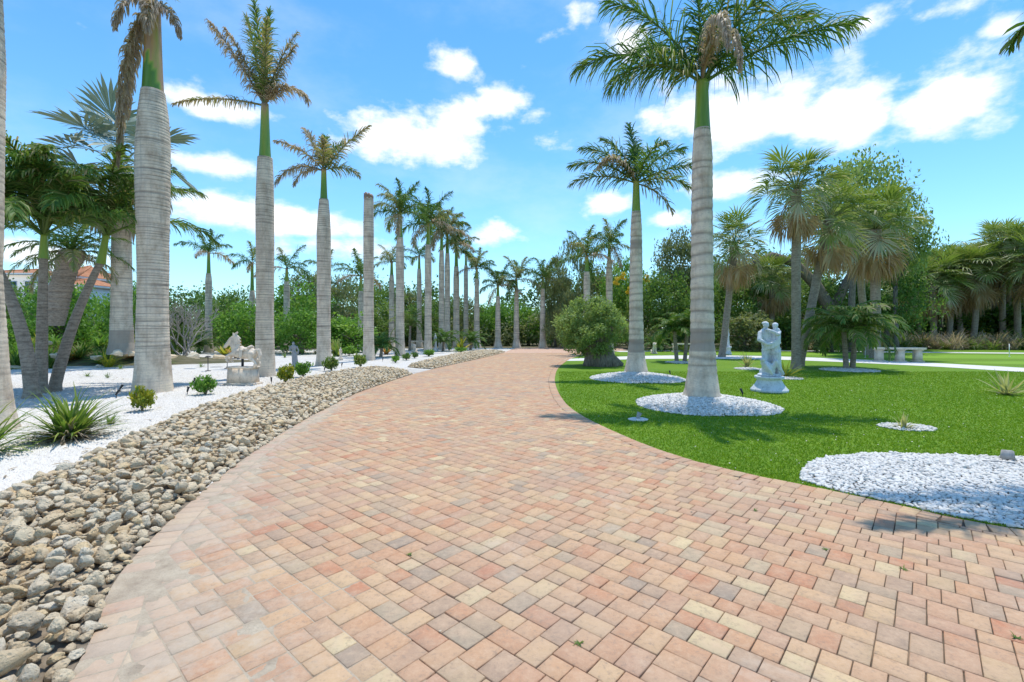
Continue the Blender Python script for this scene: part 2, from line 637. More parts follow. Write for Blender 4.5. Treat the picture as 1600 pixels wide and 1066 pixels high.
def leaf_mat(name, a, b, c, tr=.42):
    def f(N):
        n = N.noise(N.obj, 2.2, 3, .6)
        v = N.math('ADD', N.attr('cv'), N.math('MULTIPLY', N.math('SUBTRACT', n, .5), .5))
        v = N.math('ADD', v, N.math('MULTIPLY', N.math('SUBTRACT', N.rand, .5), .3))
        return N.ramp(v, [(0, a), (.5, b), (1, c)])
    return material(name, f, rough=.6, translucent=tr, spec=.35)


def flat(name, c, rough=.6, var=.12, spec=.3, metallic=False):
    def f(N):
        n = N.noise(N.obj, 9, 5, .65)
        return N.mix(n, scl(c, 1 - var), scl(c, 1 + var)), N.bump(N.noise(N.obj, 70, 3, .6), .15, .01)
    return material(name, f, rough=rough, spec=spec)


def m_statue(N, tint):
    n = N.noise(N.obj, 5, 6, .7)
    v = N.noise(N.mapping(N.obj, (9, 9, 1.3)), 3, 5, .65)
    c = N.mix(N.math('MULTIPLY', N.framp(n, .45, .68), .55), tint, scl(tint, .5))
    c = N.mix(N.math('MULTIPLY', N.framp(v, .52, .72), .6), c, scl(tint, .36))
    return c, N.bump(n, .25, .01)


M = {}
M['paver'] = material('brick pavers', m_paver, .85)
M['sand'] = material('blown sand', m_sand, .95)
M['joint'] = material('joint sand', m_joint, .95)
M['far_paving'] = material('far paving', m_far_paving, .9)
M['rock'] = material('limestone rock', m_rock, .9)
M['white'] = material('white gravel', m_white_gravel, .9)
M['chip'] = material('white stone chips', m_white_chip, .8)
M['soil'] = material('bed soil', m_bed_soil, .95)
M['turf'] = material('turf', m_turf, .8, spec=.2)
M['blade'] = material('turf blades', m_blade, .7, translucent=.45, spec=.2)
M['green'] = material('putting green', m_green, .85)
M['concrete'] = material('white concrete', m_concrete, .85)
M['grey_path'] = material('worn concrete', m_grey_path, .9)
M['ground'] = material('earth', m_ground, .95)
M['royal'] = material('royal palm bark', m_royal_trunk, .85)
M['sabal'] = material('fibrous palm bark', m_sabal_trunk, .9)
M['bark'] = material('bark', m_bark, .9)
M['shaft'] = material('crownshaft', m_shaft, .4, spec=.5)
M['frond'] = material('palm frond', m_frond, .55, translucent=.42, spec=.35)
M['fan'] = material('fan leaf', m_fan, .42, translucent=.38, spec=.5)
M['silver'] = material('silver fan leaf', m_silver, .5, translucent=.12)
M['leaf'] = leaf_mat('broad leaves', (0.059, 0.130, 0.026), (0.118, 0.224, 0.047), (0.224, 0.330, 0.077))
M['leaf_bright'] = leaf_mat('bright leaves', (0.077, 0.195, 0.026), (0.153, 0.325, 0.047), (0.283, 0.448, 0.083))
M['leaf_olive'] = leaf_mat('grey green leaves', (0.112, 0.147, 0.059), (0.201, 0.242, 0.106), (0.330, 0.360, 0.183))
M['leaf_lightolive'] = leaf_mat('olive leaves', (0.142, 0.224, 0.059), (0.260, 0.366, 0.112), (0.401, 0.507, 0.189))
M['leaf_yellow'] = leaf_mat('yellow green leaves', (0.118, 0.201, 0.024), (0.307, 0.342, 0.035), (0.543, 0.448, 0.047))
M['leaf_orange'] = leaf_mat('orange brown leaves', (0.118, 0.106, 0.024), (0.354, 0.201, 0.041), (0.566, 0.248, 0.047))
M['leaf_strap'] = leaf_mat('strap leaves', (0.071, 0.153, 0.024), (0.165, 0.266, 0.047), (0.389, 0.401, 0.118))
M['leaf_agave'] = leaf_mat('variegated agave', (.14, .19, .07), (.40, .42, .19), (.55, .52, .26))
M['dry'] = leaf_mat('dry grass', (.30, .225, .16), (.46, .375, .29), (.62, .54, .45), .3)
M['flower'] = leaf_mat('yellow flowers', (.55, .40, .02), (.75, .55, .03), (.8, .65, .08), .2)
M['twig'] = flat('grey twigs', (.40, .36, .32), .9, .25)
M['statue'] = material('weathered white statue', lambda N: m_statue(N, (.66, .70, .74)), .6)
M['cream'] = material('cream cast stone', lambda N: m_statue(N, (.80, .67, .53)), .75)
M['grey_stone'] = material('grey cast stone', lambda N: m_statue(N, (.40, .385, .37)), .85)
M['black'] = flat('black metal', (.03, .03, .032), .45, .1)
M['wall'] = flat('white render', (.78, .77, .74), .8, .05)
M['glass'] = flat('window glass', (.09, .13, .16), .08, .1, .6)
M['pin'] = flat('white pin', (.8, .8, .78), .5, .05)


def m_tiles(N):
    w = N.node('ShaderNodeTexWave')
    N.put(w.inputs[0], N.obj)
    w.inputs['Scale'].default_value = 2.2
    w.inputs['Distortion'].default_value = .4
    n = N.noise(N.obj, 3, 5, .7)
    return N.ramp(n, [(.3, (.42, .16, .075)), (.55, (.58, .26, .13)), (.75, (.66, .36, .2))]), N.bump(w.outputs[1], .8, .08)


M['tiles'] = material('clay roof tiles', m_tiles, .85)

# ------------------------------------------------------------------ ground lines (measured on the ground)
LEFT = smooth_line([(-.3, -7), (-.75, -2.0), (-1.25, .3), (-2.03, 2.16), (-2.62, 3.22), (-3.18, 5.2), (-3.58, 7.6), (-3.75, 9.6), (-3.86, 12.0), (-3.6, 16.0),
                    (-3.2, 18.8), (-2.4, 22.6), (-1.5, 27), (-.84, 30.5), (-.2, 36), (.3, 40.5)], .14)
RIGHT = smooth_line([(14, .6), (9, 1.7), (6.2, 2.72), (4.06, 3.73), (3.49, 4.28), (3.0, 4.8), (2.56, 5.24), (2.05, 6.0), (1.58, 7.4), (1.24, 9.1), (1.16, 10.8),
                     (1.24, 13.2), (1.45, 15.8), (1.95, 19.6), (3.06, 25), (4.5, 29.5), (6.5, 33), (9, 36)], .14)
DRIVE = np.vstack([LEFT, [(2.5, 41.2), (6, 40.6), (9.2, 39.8)], RIGHT[::-1], [(14, -7)]])

# the land itself, out to the horizon
land = sheet('ground', [(-900, -300), (900, -300), (900, 1500), (-900, 1500)], -.06, M['ground'], kind='structure')
drive = sheet('brick_driveway', DRIVE, 0.0, M['joint'], kind='structure', zb=-.07)

gravel_poly = np.vstack([LEFT[LEFT[:, 1] > -6.5], [(-1.2, 40.8), (-8, 40), (-20, 36), (-42, 30), (-42, -6.5)]])
gravel = sheet('gravel_bed', gravel_poly, -.004, M['white'], kind='structure', zb=-.07)
lawn_poly = np.vstack([RIGHT, [(14, 40), (40, 46), (75, 46), (75, -8), (14.05, -8)]])
lawn = sheet('lawn', lawn_poly, .006, M['turf'], kind='structure', zb=-.07)

# pale paths and putting greens on the lawn
path_pts = [(2.6, 24.6), (4.0, 25.0), (7, 26.6), (11, 27.2), (15, 26.2), (18.6, 22.0), (20.4, 18.0), (22, 14), (23, 9)]
sheet('garden_path', ribbon(path_pts, [1.6, 2.2, 3.4, 3.6, 3.0, 2.6, 2.6, 2.8, 2.8]), .012, M['concrete'], kind='structure')
sheet('far_path', ribbon([(7.5, 34), (14, 35.5), (21, 35), (28, 33), (38, 31), (55, 30)], 1.5), .012, M['concrete'], kind='structure')
ell = lambda cx, cy, rx, ry, n=40, w=.12: np.array([(cx + rx * (1 + w * math.sin(3 * a + cx)) * math.cos(a), cy + ry * (1 + w * math.sin(2 * a + cy)) * math.sin(a))
                                                    for a in np.linspace(0, 2 * PI, n, endpoint=False)])
sheet('putting_green', ell(27, 27.5, 6.5, 2.2), .012, M['green'], kind='structure')
sheet('putting_green', ell(25.5, 22.2, 4.2, 1.2), .012, M['green'], kind='structure')
sheet('putting_green', ell(18, 30.5, 6, 1.6), .012, M['green'], kind='structure')
# worn concrete walk through the white bed
sheet('garden_walk', ribbon([(-25, 13.0), (-14, 13.4), (-10, 13.8), (-7.2, 15.2), (-5.6, 17.2), (-4.2, 18.2), (-3.3, 17.6)], [1.3, 1.3, 1.5, 1.5, 1.5, 1.4, 1.6]), .004, M['grey_path'], kind='structure')

# ------------------------------------------------------------------ brick pavers
U = 0.0655
ANG = R(41.5)
AX = np.array([math.sin(ANG), math.cos(ANG)])
BX = np.array([-math.cos(ANG), math.sin(ANG)])


def lay_pavers():
    x0, x1, y0, y1 = -5, 14, -7, 33
    cs = np.array([(x, y) for x in (x0, x1) for y in (y0, y1)])
    a0, a1 = (cs @ AX).min(), (cs @ AX).max()
    b0, b1 = (cs @ BX).min(), (cs @ BX).max()
    na, nb = int((a1 - a0) / U) + 4, int((b1 - b0) / U) + 4
    sky = [0] * na
    rr = random.Random(3)
    out = []
    for j in range(nb):
        i = 0
        while i < na:
            if sky[i] > j:
                i += 1
                continue
            r = 1
            while i + r < na and r < 6 and sky[i + r] <= j:
                r += 1
            q = rr.random()
            w, h = (3, 2) if q < .46 else ((2, 2) if q < .78 else (2, 3))
            if r == 2 or r == 4:
                w = 2
                h = 3 if rr.random() < .4 else 2
            elif r == 3:
                w, h = 3, 2
            elif r == 1:
                w = 1
            for k in range(i, min(i + w, na)):
                sky[k] = j + h
            out.append((i, j, w, h))
            i += w
    o = np.array(out, dtype=float)
    ca = a0 + (o[:, 0] + o[:, 2] / 2) * U
    cb = b0 + (o[:, 1] + o[:, 3] / 2) * U
    return o, ca[:, None] * AX + cb[:, None] * BX


SOLD = .195


def clip_half(poly, p, n):
    """keep the side where (q-p).n >= 0"""
    res = []
    for i in range(len(poly)):
        a, b = poly[i], poly[(i + 1) % len(poly)]
        da, db = np.dot(a - p, n), np.dot(b - p, n)
        if da >= 0:
            res.append(a)
        if da * db < 0:
            res.append(a + (b - a) * (da / (da - db)))
    return res


def paver_geo(poly, z, bev, gap, tilt):
    """one paver: side walls, a worn chamfer and the top; poly ccw"""
    c = poly.mean(0)
    v = poly - c
    L = np.linalg.norm(v, axis=1)[:, None]
    p0 = c + v * (1 - gap / np.maximum(L, .02))
    p1 = c + v * (1 - (gap + bev * 1.4) / np.maximum(L, .02))
    zz = lambda p, h: h + (p - c) @ tilt
    V = np.vstack([np.c_[p0, np.full(len(p0), -.004)], np.c_[p0, zz(p0, z - bev)], np.c_[p1, zz(p1, z)]])
    n = len(poly)
    i = np.arange(n)
    k = (i + 1) % n
    F = [np.c_[i, k, k + n, i + n], np.c_[i + n, k + n, k + 2 * n, i + 2 * n], (i + 2 * n)[None]]
    return V, F


def build_pavers():
    o, cen = lay_pavers()
    inside = in_poly(cen, DRIVE) & (cen[:, 1] < 32) & (cen[:, 1] > -1.5) & (cen[:, 0] < 8)
    # also those whose centre lies just outside but corner inside are left to the border course
    o, cen = o[inside], cen[inside]
    dl, il = near_line(cen, LEFT)
    dr, ir = near_line(cen, RIGHT)
    tl = np.gradient(LEFT, axis=0)
    tr_ = np.gradient(RIGHT, axis=0)
    items = []      # (poly, cv)
    for q in range(len(o)):
        w, h = o[q, 2] * U / 2, o[q, 3] * U / 2
        c = cen[q]
        poly = [c - AX * w - BX * h, c - AX * w + BX * h, c + AX * w + BX * h, c + AX * w - BX * h]
        e = 1 if (poly[1] - poly[0])[0] * (poly[2] - poly[1])[1] - (poly[1] - poly[0])[1] * (poly[2] - poly[1])[0] > 0 else -1
        if e < 0:
            poly = poly[::-1]
        cut = False
        for dist, idx, line, tg, sgn in ((dl[q], il[q], LEFT, tl, 1), (dr[q], ir[q], RIGHT, tr_, 1)):
            if dist < SOLD + .14:
                t = tg[idx] / np.linalg.norm(tg[idx])
                n = np.array([t[1], -t[0]]) if line is LEFT else np.array([-t[1], t[0]])
                poly = clip_half([np.array(p) for p in poly], line[idx] + n * SOLD, n)
                cut = True
                if len(poly) < 3:
                    break
        if len(poly) < 3:
            continue
        poly = np.array(poly)
        if cut:
            x, y = poly[:, 0], poly[:, 1]
            area = .5 * abs(np.dot(x, np.roll(y, 1)) - np.dot(y, np.roll(x, 1)))
            if area < .0025:
                continue
        items.append(poly)
    # border course, laid across the edge
    for line, sg in ((LEFT, 1), (RIGHT, -1)):
        seg = np.linalg.norm(np.diff(line, axis=0), axis=1)
        s = np.concatenate([[0], np.cumsum(seg)])
        for a in np.arange(.05, s[-1] - .2, .133):
            p = np.array([np.interp(a, s, line[:, 0]), np.interp(a, s, line[:, 1])])
            if not (-1.5 < p[1] < 32) or p[0] > 8:
                continue
            p2 = np.array([np.interp(a + .133, s, line[:, 0]), np.interp(a + .133, s, line[:, 1])])
            t = (p2 - p) / np.linalg.norm(p2 - p)
            n = np.array([t[1], -t[0]]) * sg
            quad = np.array([p, p2, p2 + n * SOLD, p + n * SOLD])
            if sg > 0:
                quad = quad[::-1]
            items.append(quad)
    cs = np.array([p.mean(0) for p in items])
    dl, _ = near_line(cs, LEFT)
    dust = np.clip(1.12 - dl / (.62 + .26 * np.clip(6 - cs[:, 1], 0, 4)), 0, 1) * np.clip((15 - cs[:, 1]) / 6, 0, 1)
    # photograph-wise the largest ones: inside the view and nearest
    vis = (cs[:, 1] > 2.05) & (np.abs(cs[:, 0]) < cs[:, 1] * 1.1)
    order = np.argsort(np.where(vis, cs[:, 1], 1e9))
    big = set(order[:300].tolist())
    rest = [MB(), []]
    for k, poly in enumerate(items):
        cvv = float(rng.random())
        y = cs[k, 1]
        near = y < 12
        z = .0135 + (rng.normal() * .0012 if near else 0)
        tilt = rng.normal(size=2) * (.006 if near else 0)
        V, F = paver_geo(poly, z, .0035, .0030 + .0030 * rng.random(), tilt)
        if k in big:
            me = mesh_np('brick', V - np.array([cs[k, 0], cs[k, 1], 0]), F, np.full(len(V), cvv), extra={'dust': np.full(len(V), dust[k])})
            obj('brick', me, M['paver'], drive, loc=(cs[k, 0], cs[k, 1], 0))
        else:
            rest[0].add(V, F, cvv)
            rest[1].append(np.full(len(V), dust[k]))
    mb = rest[0]
    me = mesh_np('bricks', np.concatenate(mb.V), mb.F, np.concatenate(mb.C), extra={'dust': np.concatenate(rest[1])})
    tag(obj('bricks', me, M['paver'], drive), kind='stuff')


build_pavers()


def blown_sand():
    """thin drift of sand over the bricks beside the rocks; the bricks show wherever it lies lower than they do"""
    ln = LEFT[(LEFT[:, 1] > .5) & (LEFT[:, 1] < 12)]
    seg = np.concatenate([[0], np.cumsum(np.linalg.norm(np.diff(ln, axis=0), axis=1))])
    a = np.arange(0, seg[-1], .023)
    u = np.arange(0.005, 1.5, .023)
    cx, cy = np.interp(a, seg, ln[:, 0]), np.interp(a, seg, ln[:, 1])
    tx, ty = np.gradient(cx), np.gradient(cy)
    q = np.hypot(tx, ty)
    nx, ny = ty / q, -tx / q
    X = cx[:, None] + nx[:, None] * u[None]
    Y = cy[:, None] + ny[:, None] * u[None]
    from mathutils import noise as mn
    XY = np.stack([X.ravel(), Y.ravel()], 1)
    f = np.array([mn.fractal(Vector((x * 1.6, y * 1.6, .3)), .9, 2.0, 5) + .35 * mn.noise(Vector((x * 17, y * 17, 2))) for x, y in XY]).reshape(X.shape)
    wdt = np.interp(Y, [0, 2, 3.5, 6, 9, 12], [1.3, 1.2, .95, .62, .42, .2])
    z = .0103 + .0034 * f + .0022 * (.5 - u[None] / wdt) + .0022 * np.exp(-((u[None] - .26) / .16) ** 2)
    z = np.clip(z, .002, .0195)
    z = np.where(u[None] > wdt * 1.5, .002, z)
    n, m = X.shape
    V = np.stack([X, Y, z], 2).reshape(-1, 3)
    i, k = np.meshgrid(np.arange(n - 1), np.arange(m - 1), indexing='ij')
    F = np.stack([i * m + k, i * m + k + 1, (i + 1) * m + k + 1, (i + 1) * m + k], 2).reshape(-1, 4)
    tag(obj('blown_sand', mesh_np('blown_sand', V, F[:, ::-1].copy(), smooth=True), M['sand'], drive), kind='stuff')


blown_sand()
# far end of the drive, where single bricks can no longer be told apart
farp = DRIVE[(DRIVE[:, 1] > 31.9)]
far_poly = np.vstack([[(np.interp(31.9, LEFT[:, 1], LEFT[:, 0]), 31.9)], farp, [(5.9, 31.9)]])
sheet('far_paving', far_poly, .012, M['far_paving'], parent=drive)


# ------------------------------------------------------------------ rocks
def ico(sub):
    import bmesh
    bm = bmesh.new()
    bmesh.ops.create_icosphere(bm, subdivisions=sub, radius=1.0)
    V = np.array([v.co[:] for v in bm.verts])
    F = np.array([[v.index for v in f.verts] for f in bm.faces])
    bm.free()
    return V, F


ICO = {k: ico(k) for k in (1, 2, 3)}


def vnoise(P3, seed, f=1.6):
    r = np.random.default_rng(seed)
    out = np.zeros(len(P3))
    for o in range(4):
        for _ in range(3):
            k = r.normal(size=3) * f * (1.9 ** o)
            out += np.sin(P3 @ k + r.random() * 6.28) * (.55 ** o) / 3
    return out


def rock_geo(sub, seed):
    V, F = ICO[sub]
    r = np.random.default_rng(seed)
    V = V.copy()
    # a few flattened faces, then pits and lumps
    for _ in range(13):
        n = r.normal(size=3)
        n /= np.linalg.norm(n)
        d = V @ n
        cutd = r.uniform(.42, .8)
        V = V - np.clip(d - cutd, 0, None)[:, None] * n * .9
    amp = .17 if sub > 1 else .12
    V = V * (1 + amp * vnoise(V, seed + 50, 1.5))[:, None]
    if sub > 1:
        V = V * (1 + (.24 if sub > 2 else .16) * -np.abs(vnoise(V, seed + 70, 3.2 if sub > 2 else 2.4)))[:, None]
        V = V + r.normal(size=V.shape) * (.02 if sub > 2 else .03)
    V = V * np.array([r.uniform(.85, 1.25), r.uniform(.7, 1.0), r.uniform(.55, .8)])
    return V, F


def scatter(poly, spacing, n, seed, keep=None):
    """dart throwing in a polygon; spacing may be a function of y"""
    r = np.random.default_rng(seed)
    lo, hi = poly.min(0), poly.max(0)
    pts = r.uniform(lo, hi, (n, 2))
    pts = pts[in_poly(pts, poly)]
    if keep is not None:
        pts = pts[keep(pts)]
    cell = {}
    res = []
    for p in pts:
        s = spacing
        k = (int(p[0] // s), int(p[1] // s))
        ok = True
        for i in (-1, 0, 1):
            for j in (-1, 0, 1):
                for q in cell.get((k[0] + i, k[1] + j), ()):
                    if (q[0] - p[0]) ** 2 + (q[1] - p[1]) ** 2 < s * s:
                        ok = False
                        break
                if not ok:
                    break
            if not ok:
                break
        if ok:
            cell.setdefault(k, []).append(p)
            res.append(p)
    return np.array(res)


def rock_bed(name, poly, edge, seed, label, n_big, n_try=60000):
    bed = sheet(name, poly, .002, M['soil'], kind='structure')
    variants = {}
    rr = np.random.default_rng(seed)
    pts = np.vstack([scatter(poly, .07, n_try, seed), scatter(poly, .092, n_try, seed + 1)])
    lay = np.concatenate([np.zeros(len(pts)), []])
    n0 = len(scatter(poly, .07, n_try, seed))
    lay[n0:] = 1
    ring = np.vstack([poly, poly[:1]])
    dist, _ = near_line(pts, ring)
    keep = (lay == 0) | (dist > .11)
    pts, lay, dist = pts[keep], lay[keep], dist[keep]
    size = np.clip(rr.lognormal(math.log(.056), .34, len(pts)), .028, .092)
    size = np.minimum(size, .055 + dist * .6)
    z = np.where(lay == 0, size * .45, .07 + size * .35) + np.clip(dist, 0, .6) * .06
    vis = (pts[:, 1] > 2.2) & (np.abs(pts[:, 0]) < pts[:, 1] * 1.12)
    score = np.where(vis, size / np.maximum(pts[:, 1], .5) * (1 + .6 * (lay == 1)), 0)
    big = set(np.argsort(-score)[:n_big].tolist()) if n_big else set()
    mb = MB()
    base = [rock_geo(2, 100 + k) for k in range(14)]
    fine = [rock_geo(3, 100 + k) for k in range(14)]
    low = [rock_geo(1, 300 + k) for k in range(10)]
    for k, p in enumerate(pts):
        cvv = float(rr.random())
        rot = rr.uniform(0, 6.28)
        if k in big:
            vi, ci = int(rr.integers(14)), int(rr.integers(8))
            if (vi, ci) not in variants:
                V, F = fine[vi]
                me = mesh_np('rock', V, F, np.full(len(V), (ci + .5) / 8), smooth=False)
                me.materials.append(M['rock'])
                variants[(vi, ci)] = me
            o = obj('rock', variants[(vi, ci)], None, bed, loc=(p[0], p[1], z[k]), scale=float(size[k]))
            o.rotation_euler = (rr.normal() * .35, rr.normal() * .35, rot)
        else:
            V, F = base[int(rr.integers(14))] if p[1] < 12 else low[int(rr.integers(10))]
            ca, sa = math.cos(rot), math.sin(rot)
            tx = rr.normal() * .35
            ct, st = math.cos(tx), math.sin(tx)
            A = np.array([[ca, sa, 0], [-sa, ca, 0], [0, 0, 1]]) @ np.array([[1, 0, 0], [0, ct, st], [0, -st, ct]])
            mb.add(V @ A * size[k] + np.array([p[0], p[1], z[k]]), F, cvv)
    me = mb.mesh('rocks', smooth=False)
    tag(obj('rocks', me, M['rock'], bed), kind='stuff')
    return bed


lo = LEFT[(LEFT[:, 1] > -1.0) & (LEFT[:, 1] < 16.4)]
lo = lo + np.array([-.004, 0])
up = smooth_line([(-3.45, 16.6), (-4.6, 18.6), (-5.9, 18.9), (-6.55, 16), (-6.62, 12.6), (-6.3, 9.6), (-5.75, 7.4), (-5.2, 5.7), (-4.85, 4.5), (-4.5, 3.2), (-4.0, 1.6), (-3.2, -.8)], .2)
ROCK1 = np.vstack([lo, up[1:]])
rock_bed('rock_bed', ROCK1, lo, 11, 'rocks', 300, 110000)
lo2 = LEFT[(LEFT[:, 1] > 18.9) & (LEFT[:, 1] < 33.5)] + np.array([-.004, 0])
up2 = smooth_line([(-.75, 33.8), (-1.6, 34.6), (-2.6, 33.6), (-3.7, 29), (-4.35, 23.5), (-4.5, 20.4), (-3.9, 19.4)], .25)
ROCK2 = np.vstack([lo2, up2])
rock_bed('far_rock_bed', ROCK2, lo2, 23, 'rocks', 0, 20000)

print('ground done')
# ------------------------------------------------------------------ palms: fronds
def nrm(a):
    return a / np.maximum(np.linalg.norm(a, axis=-1, keepdims=True), 1e-9)


def frond_mesh(L=2.6, el=60, droop=60, n=64, leaf=.55, dead=0.0, seed=0, plum=38, hang=.5, tatter=.25, wid=.030, bend=0.0, petiole=.1, fwd=1.0, dexp=1.35):
    """pinnate frond, base at the origin, growing along +X; angles in degrees"""
    r = np.random.default_rng(seed)
    NS = 22
    s = np.linspace(0, 1, NS)
    a = np.radians(el - droop * s ** dexp)
    step = L / (NS - 1)
    bx = np.radians(bend) * s ** 1.5
    d3 = np.stack([np.cos(a) * np.cos(bx), np.cos(a) * np.sin(bx), np.sin(a)], 1)
    pts = np.vstack([[0, 0, 0], np.cumsum((d3[:-1] + d3[1:]) / 2 * step, 0)])
    mb = MB()
    rad = (.030 * (1 - s) ** .8 + .004) * (L / 2.6) ** .5
    mb.tube(pts, list(rad), 5, .30 + dead * .45)
    m = n * 2
    t = np.repeat(np.linspace(petiole, 1.0, n) ** .93, 2) + r.normal(size=m) * .004
    t = np.clip(t, 0, 1)
    side = np.tile([1.0, -1.0], n)
    base = np.stack([np.interp(t, s, pts[:, k]) for k in range(3)], 1)
    tg = nrm(np.stack([np.interp(t, s, d3[:, k]) for k in range(3)], 1))
    up = np.tile([0, 0, 1.0], (m, 1))
    b = nrm(np.cross(up, tg))
    nn = np.cross(tg, b)
    al = np.radians(25 + 42 * t ** 1.3 * fwd) + r.normal(size=m) * .09
    pl = np.radians(r.normal(size=m) * plum)
    sd = b * side[:, None] * np.cos(pl)[:, None] + nn * np.sin(pl)[:, None]
    dr = nrm(sd * np.cos(al)[:, None] + tg * np.sin(al)[:, None])
    prof = np.interp(t, [0, .1, .35, .7, .9, 1], [.45, .75, 1, .85, .6, .38])
    ln = leaf * prof * r.uniform(.8, 1.08, m)
    brk = r.random(m) < tatter
    ln = np.where(brk, ln * r.uniform(.3, .8, m), ln)
    gv = np.array([0, 0, -1.0])
    h = hang * r.uniform(.55, 1.4, m)[:, None]
    p1 = base + dr * (ln * .45)[:, None]
    d2 = nrm(dr + gv * h)
    p2 = p1 + d2 * (ln * .35)[:, None]
    d4 = nrm(d2 + gv * h * 1.5)
    p3 = p2 + d4 * (ln * .28)[:, None]
    w = nrm(np.cross(dr, nrm(r.normal(size=(m, 3)) * .5 + nn))) * (wid / 2 * r.uniform(.7, 1.2, m))[:, None]
    V = np.stack([base - w * .7, base + w * .7, p1 - w, p1 + w, p2 - w * .8, p2 + w * .8, p3], 1).reshape(-1, 3)
    o = np.arange(m)[:, None] * 7
    Q = np.concatenate([o + np.array([[0, 1, 3, 2]]), o + np.array([[2, 3, 5, 4]])])
    T = o + np.array([[4, 5, 6]])
    c0 = dead + r.normal(size=m) * .09 + np.where(r.random(m) < .12, .25, 0)
    cc = np.stack([c0, c0, c0 + .02, c0 + .02, c0 + .08, c0 + .08, c0 + .22], 1).reshape(-1)
    mb.add(V, [Q, T], np.clip(cc, 0, 1))
    me = mb.mesh('frond')
    me.materials.append(M['frond'])
    return me


def fan_mesh(Lp=1.1, Rb=.95, el=40, droop=35, dead=0.0, seed=0, nseg=34, span=125, mat='fan', stiff=.5, fold=.35, wk=1.0, p1f=.48):
    r = np.random.default_rng(seed)
    NS = 8
    s = np.linspace(0, 1, NS)
    a = np.radians(el - droop * s ** 1.3)
    d3 = np.stack([np.cos(a), np.zeros(NS), np.sin(a)], 1)
    pts = np.vstack([[0, 0, 0], np.cumsum((d3[:-1] + d3[1:]) / 2 * Lp / (NS - 1), 0)])
    mb = MB()
    mb.tube(pts, list(np.linspace(.026, .014, NS)), 4, .22 + dead * .6)
    t = d3[-1]
    aa = math.radians(el - droop * 1.5)
    t = np.array([math.cos(aa), 0, math.sin(aa)])
    b = np.array([0, 1.0, 0])
    n = np.cross(t, b)
    ph = np.radians(np.linspace(-span, span, nseg)) + r.normal(size=nseg) * .02
    c, sn = np.cos(ph), np.sin(ph)
    dr = nrm(c[:, None] * t + sn[:, None] * b + (np.abs(sn) * fold)[:, None] * n)
    ln = Rb * (.80 + .20 * c) * r.uniform(.85, 1.08, nseg)
    base = np.tile(pts[-1], (nseg, 1)) + np.outer(np.clip(c, 0, 1) * .28 * Rb, t)
    gv = np.array([0, 0, -1.0])
    dphi = 2 * math.radians(span) / nseg
    wv = nrm(np.cross(dr, n + r.normal(size=(nseg, 3)) * .25))
    w = wv * (ln * p1f * dphi * .5 * wk)[:, None]
    h = ((1 - stiff) * r.uniform(.6, 1.5, nseg))[:, None]
    p1 = base + dr * (ln * p1f)[:, None]
    d2 = nrm(dr + gv * h)
    p2 = p1 + d2 * (ln * (1 - p1f) * .5)[:, None]
    d4 = nrm(d2 + gv * h * 1.6)
    p3 = p2 + d4 * (ln * (1 - p1f) * .52)[:, None]
    V = np.stack([base, p1 - w, p1 + w, p2 - w * .62, p2 + w * .62, p3], 1).reshape(-1, 3)
    o = np.arange(nseg)[:, None] * 6
    T = np.concatenate([o + np.array([[0, 2, 1]]), o + np.array([[3, 4, 5]])])
    Q = o + np.array([[1, 2, 4, 3]])
    c0 = dead + r.normal(size=nseg) * .08
    cc = np.stack([c0 - .04, c0, c0, c0 + .07, c0 + .07, c0 + .2], 1).reshape(-1)
    mb.add(V, [Q, T], np.clip(cc, 0, 1))
    me = mb.mesh('frond')
    me.materials.append(M[mat])
    return me


def trunk_mesh(H, prof, spacing=.12, relief=.018, n=22, lean=(0, 0), band=None, seed=0, dz=None, curve=0.0, dark=.9, rough=.012):
    """palm trunk with leaf-scar rings; prof [(t, r)]; lean = offset of the top"""
    r = np.random.default_rng(seed)
    dz = dz or max(.03, spacing / 4.01)
    z = np.arange(0, H + dz * .5, dz)
    t = z / H
    rad = np.interp(t, [p[0] for p in prof], [p[1] for p in prof])
    w = np.arange(n) * 2 * PI / n
    zz, ww = np.meshgrid(z, w, indexing='ij')
    jit = np.interp(z, np.arange(0, H + spacing, spacing), r.normal(size=len(np.arange(0, H + spacing, spacing))) * .3)
    ph = (zz / spacing + jit[:, None] + .10 * np.sin(ww + jit[:, None] * 9)) % 1.0
    ring = np.exp(-((ph - .5) / .13) ** 2)
    low = np.clip((t - .06) / .1, .25, 1)[:, None]
    wob = rough * (np.sin(ww * 3 + zz * 1.7) + np.sin(ww * 5 - zz * 3.1 + 1) * .6)
    fl = np.clip(1 - t / .05, 0, 1)[:, None] * .06 * np.sin(ww * 7 + 1)
    rr = rad[:, None] * (1 - relief * ring * low + relief * .6 * ph * low + wob + fl)
    cx = lean[0] * (t + curve * t * (1 - t) * 4)
    cy = lean[1] * (t + curve * t * (1 - t) * 4)
    V = np.stack([np.cos(ww) * rr + cx[:, None], np.sin(ww) * rr + cy[:, None], zz], 2).reshape(-1, 3)
    m = len(z)
    i, k = np.meshgrid(np.arange(m - 1), np.arange(n), indexing='ij')
    k2 = (k + 1) % n
    F = np.stack([i * n + k, i * n + k2, (i + 1) * n + k2, (i + 1) * n + k], 2).reshape(-1, 4)
    top = np.arange((m - 1) * n, m * n)[None]
    rs = np.repeat(r.uniform(.35, 1, m // 4 + 2), 4)[:m]
    cv = (ring * low * dark * rs[:, None]).reshape(-1)
    ex = {}
    if band:
        bnv = np.zeros(m)
        for z0, z1 in band:
            bnv += ((z > z0) & (z < z1))
        ex['bn'] = np.repeat(bnv, n)
    return mesh_np('trunk', V, [F, top], cv, smooth=True, extra=ex), (cx[-1], cy[-1])


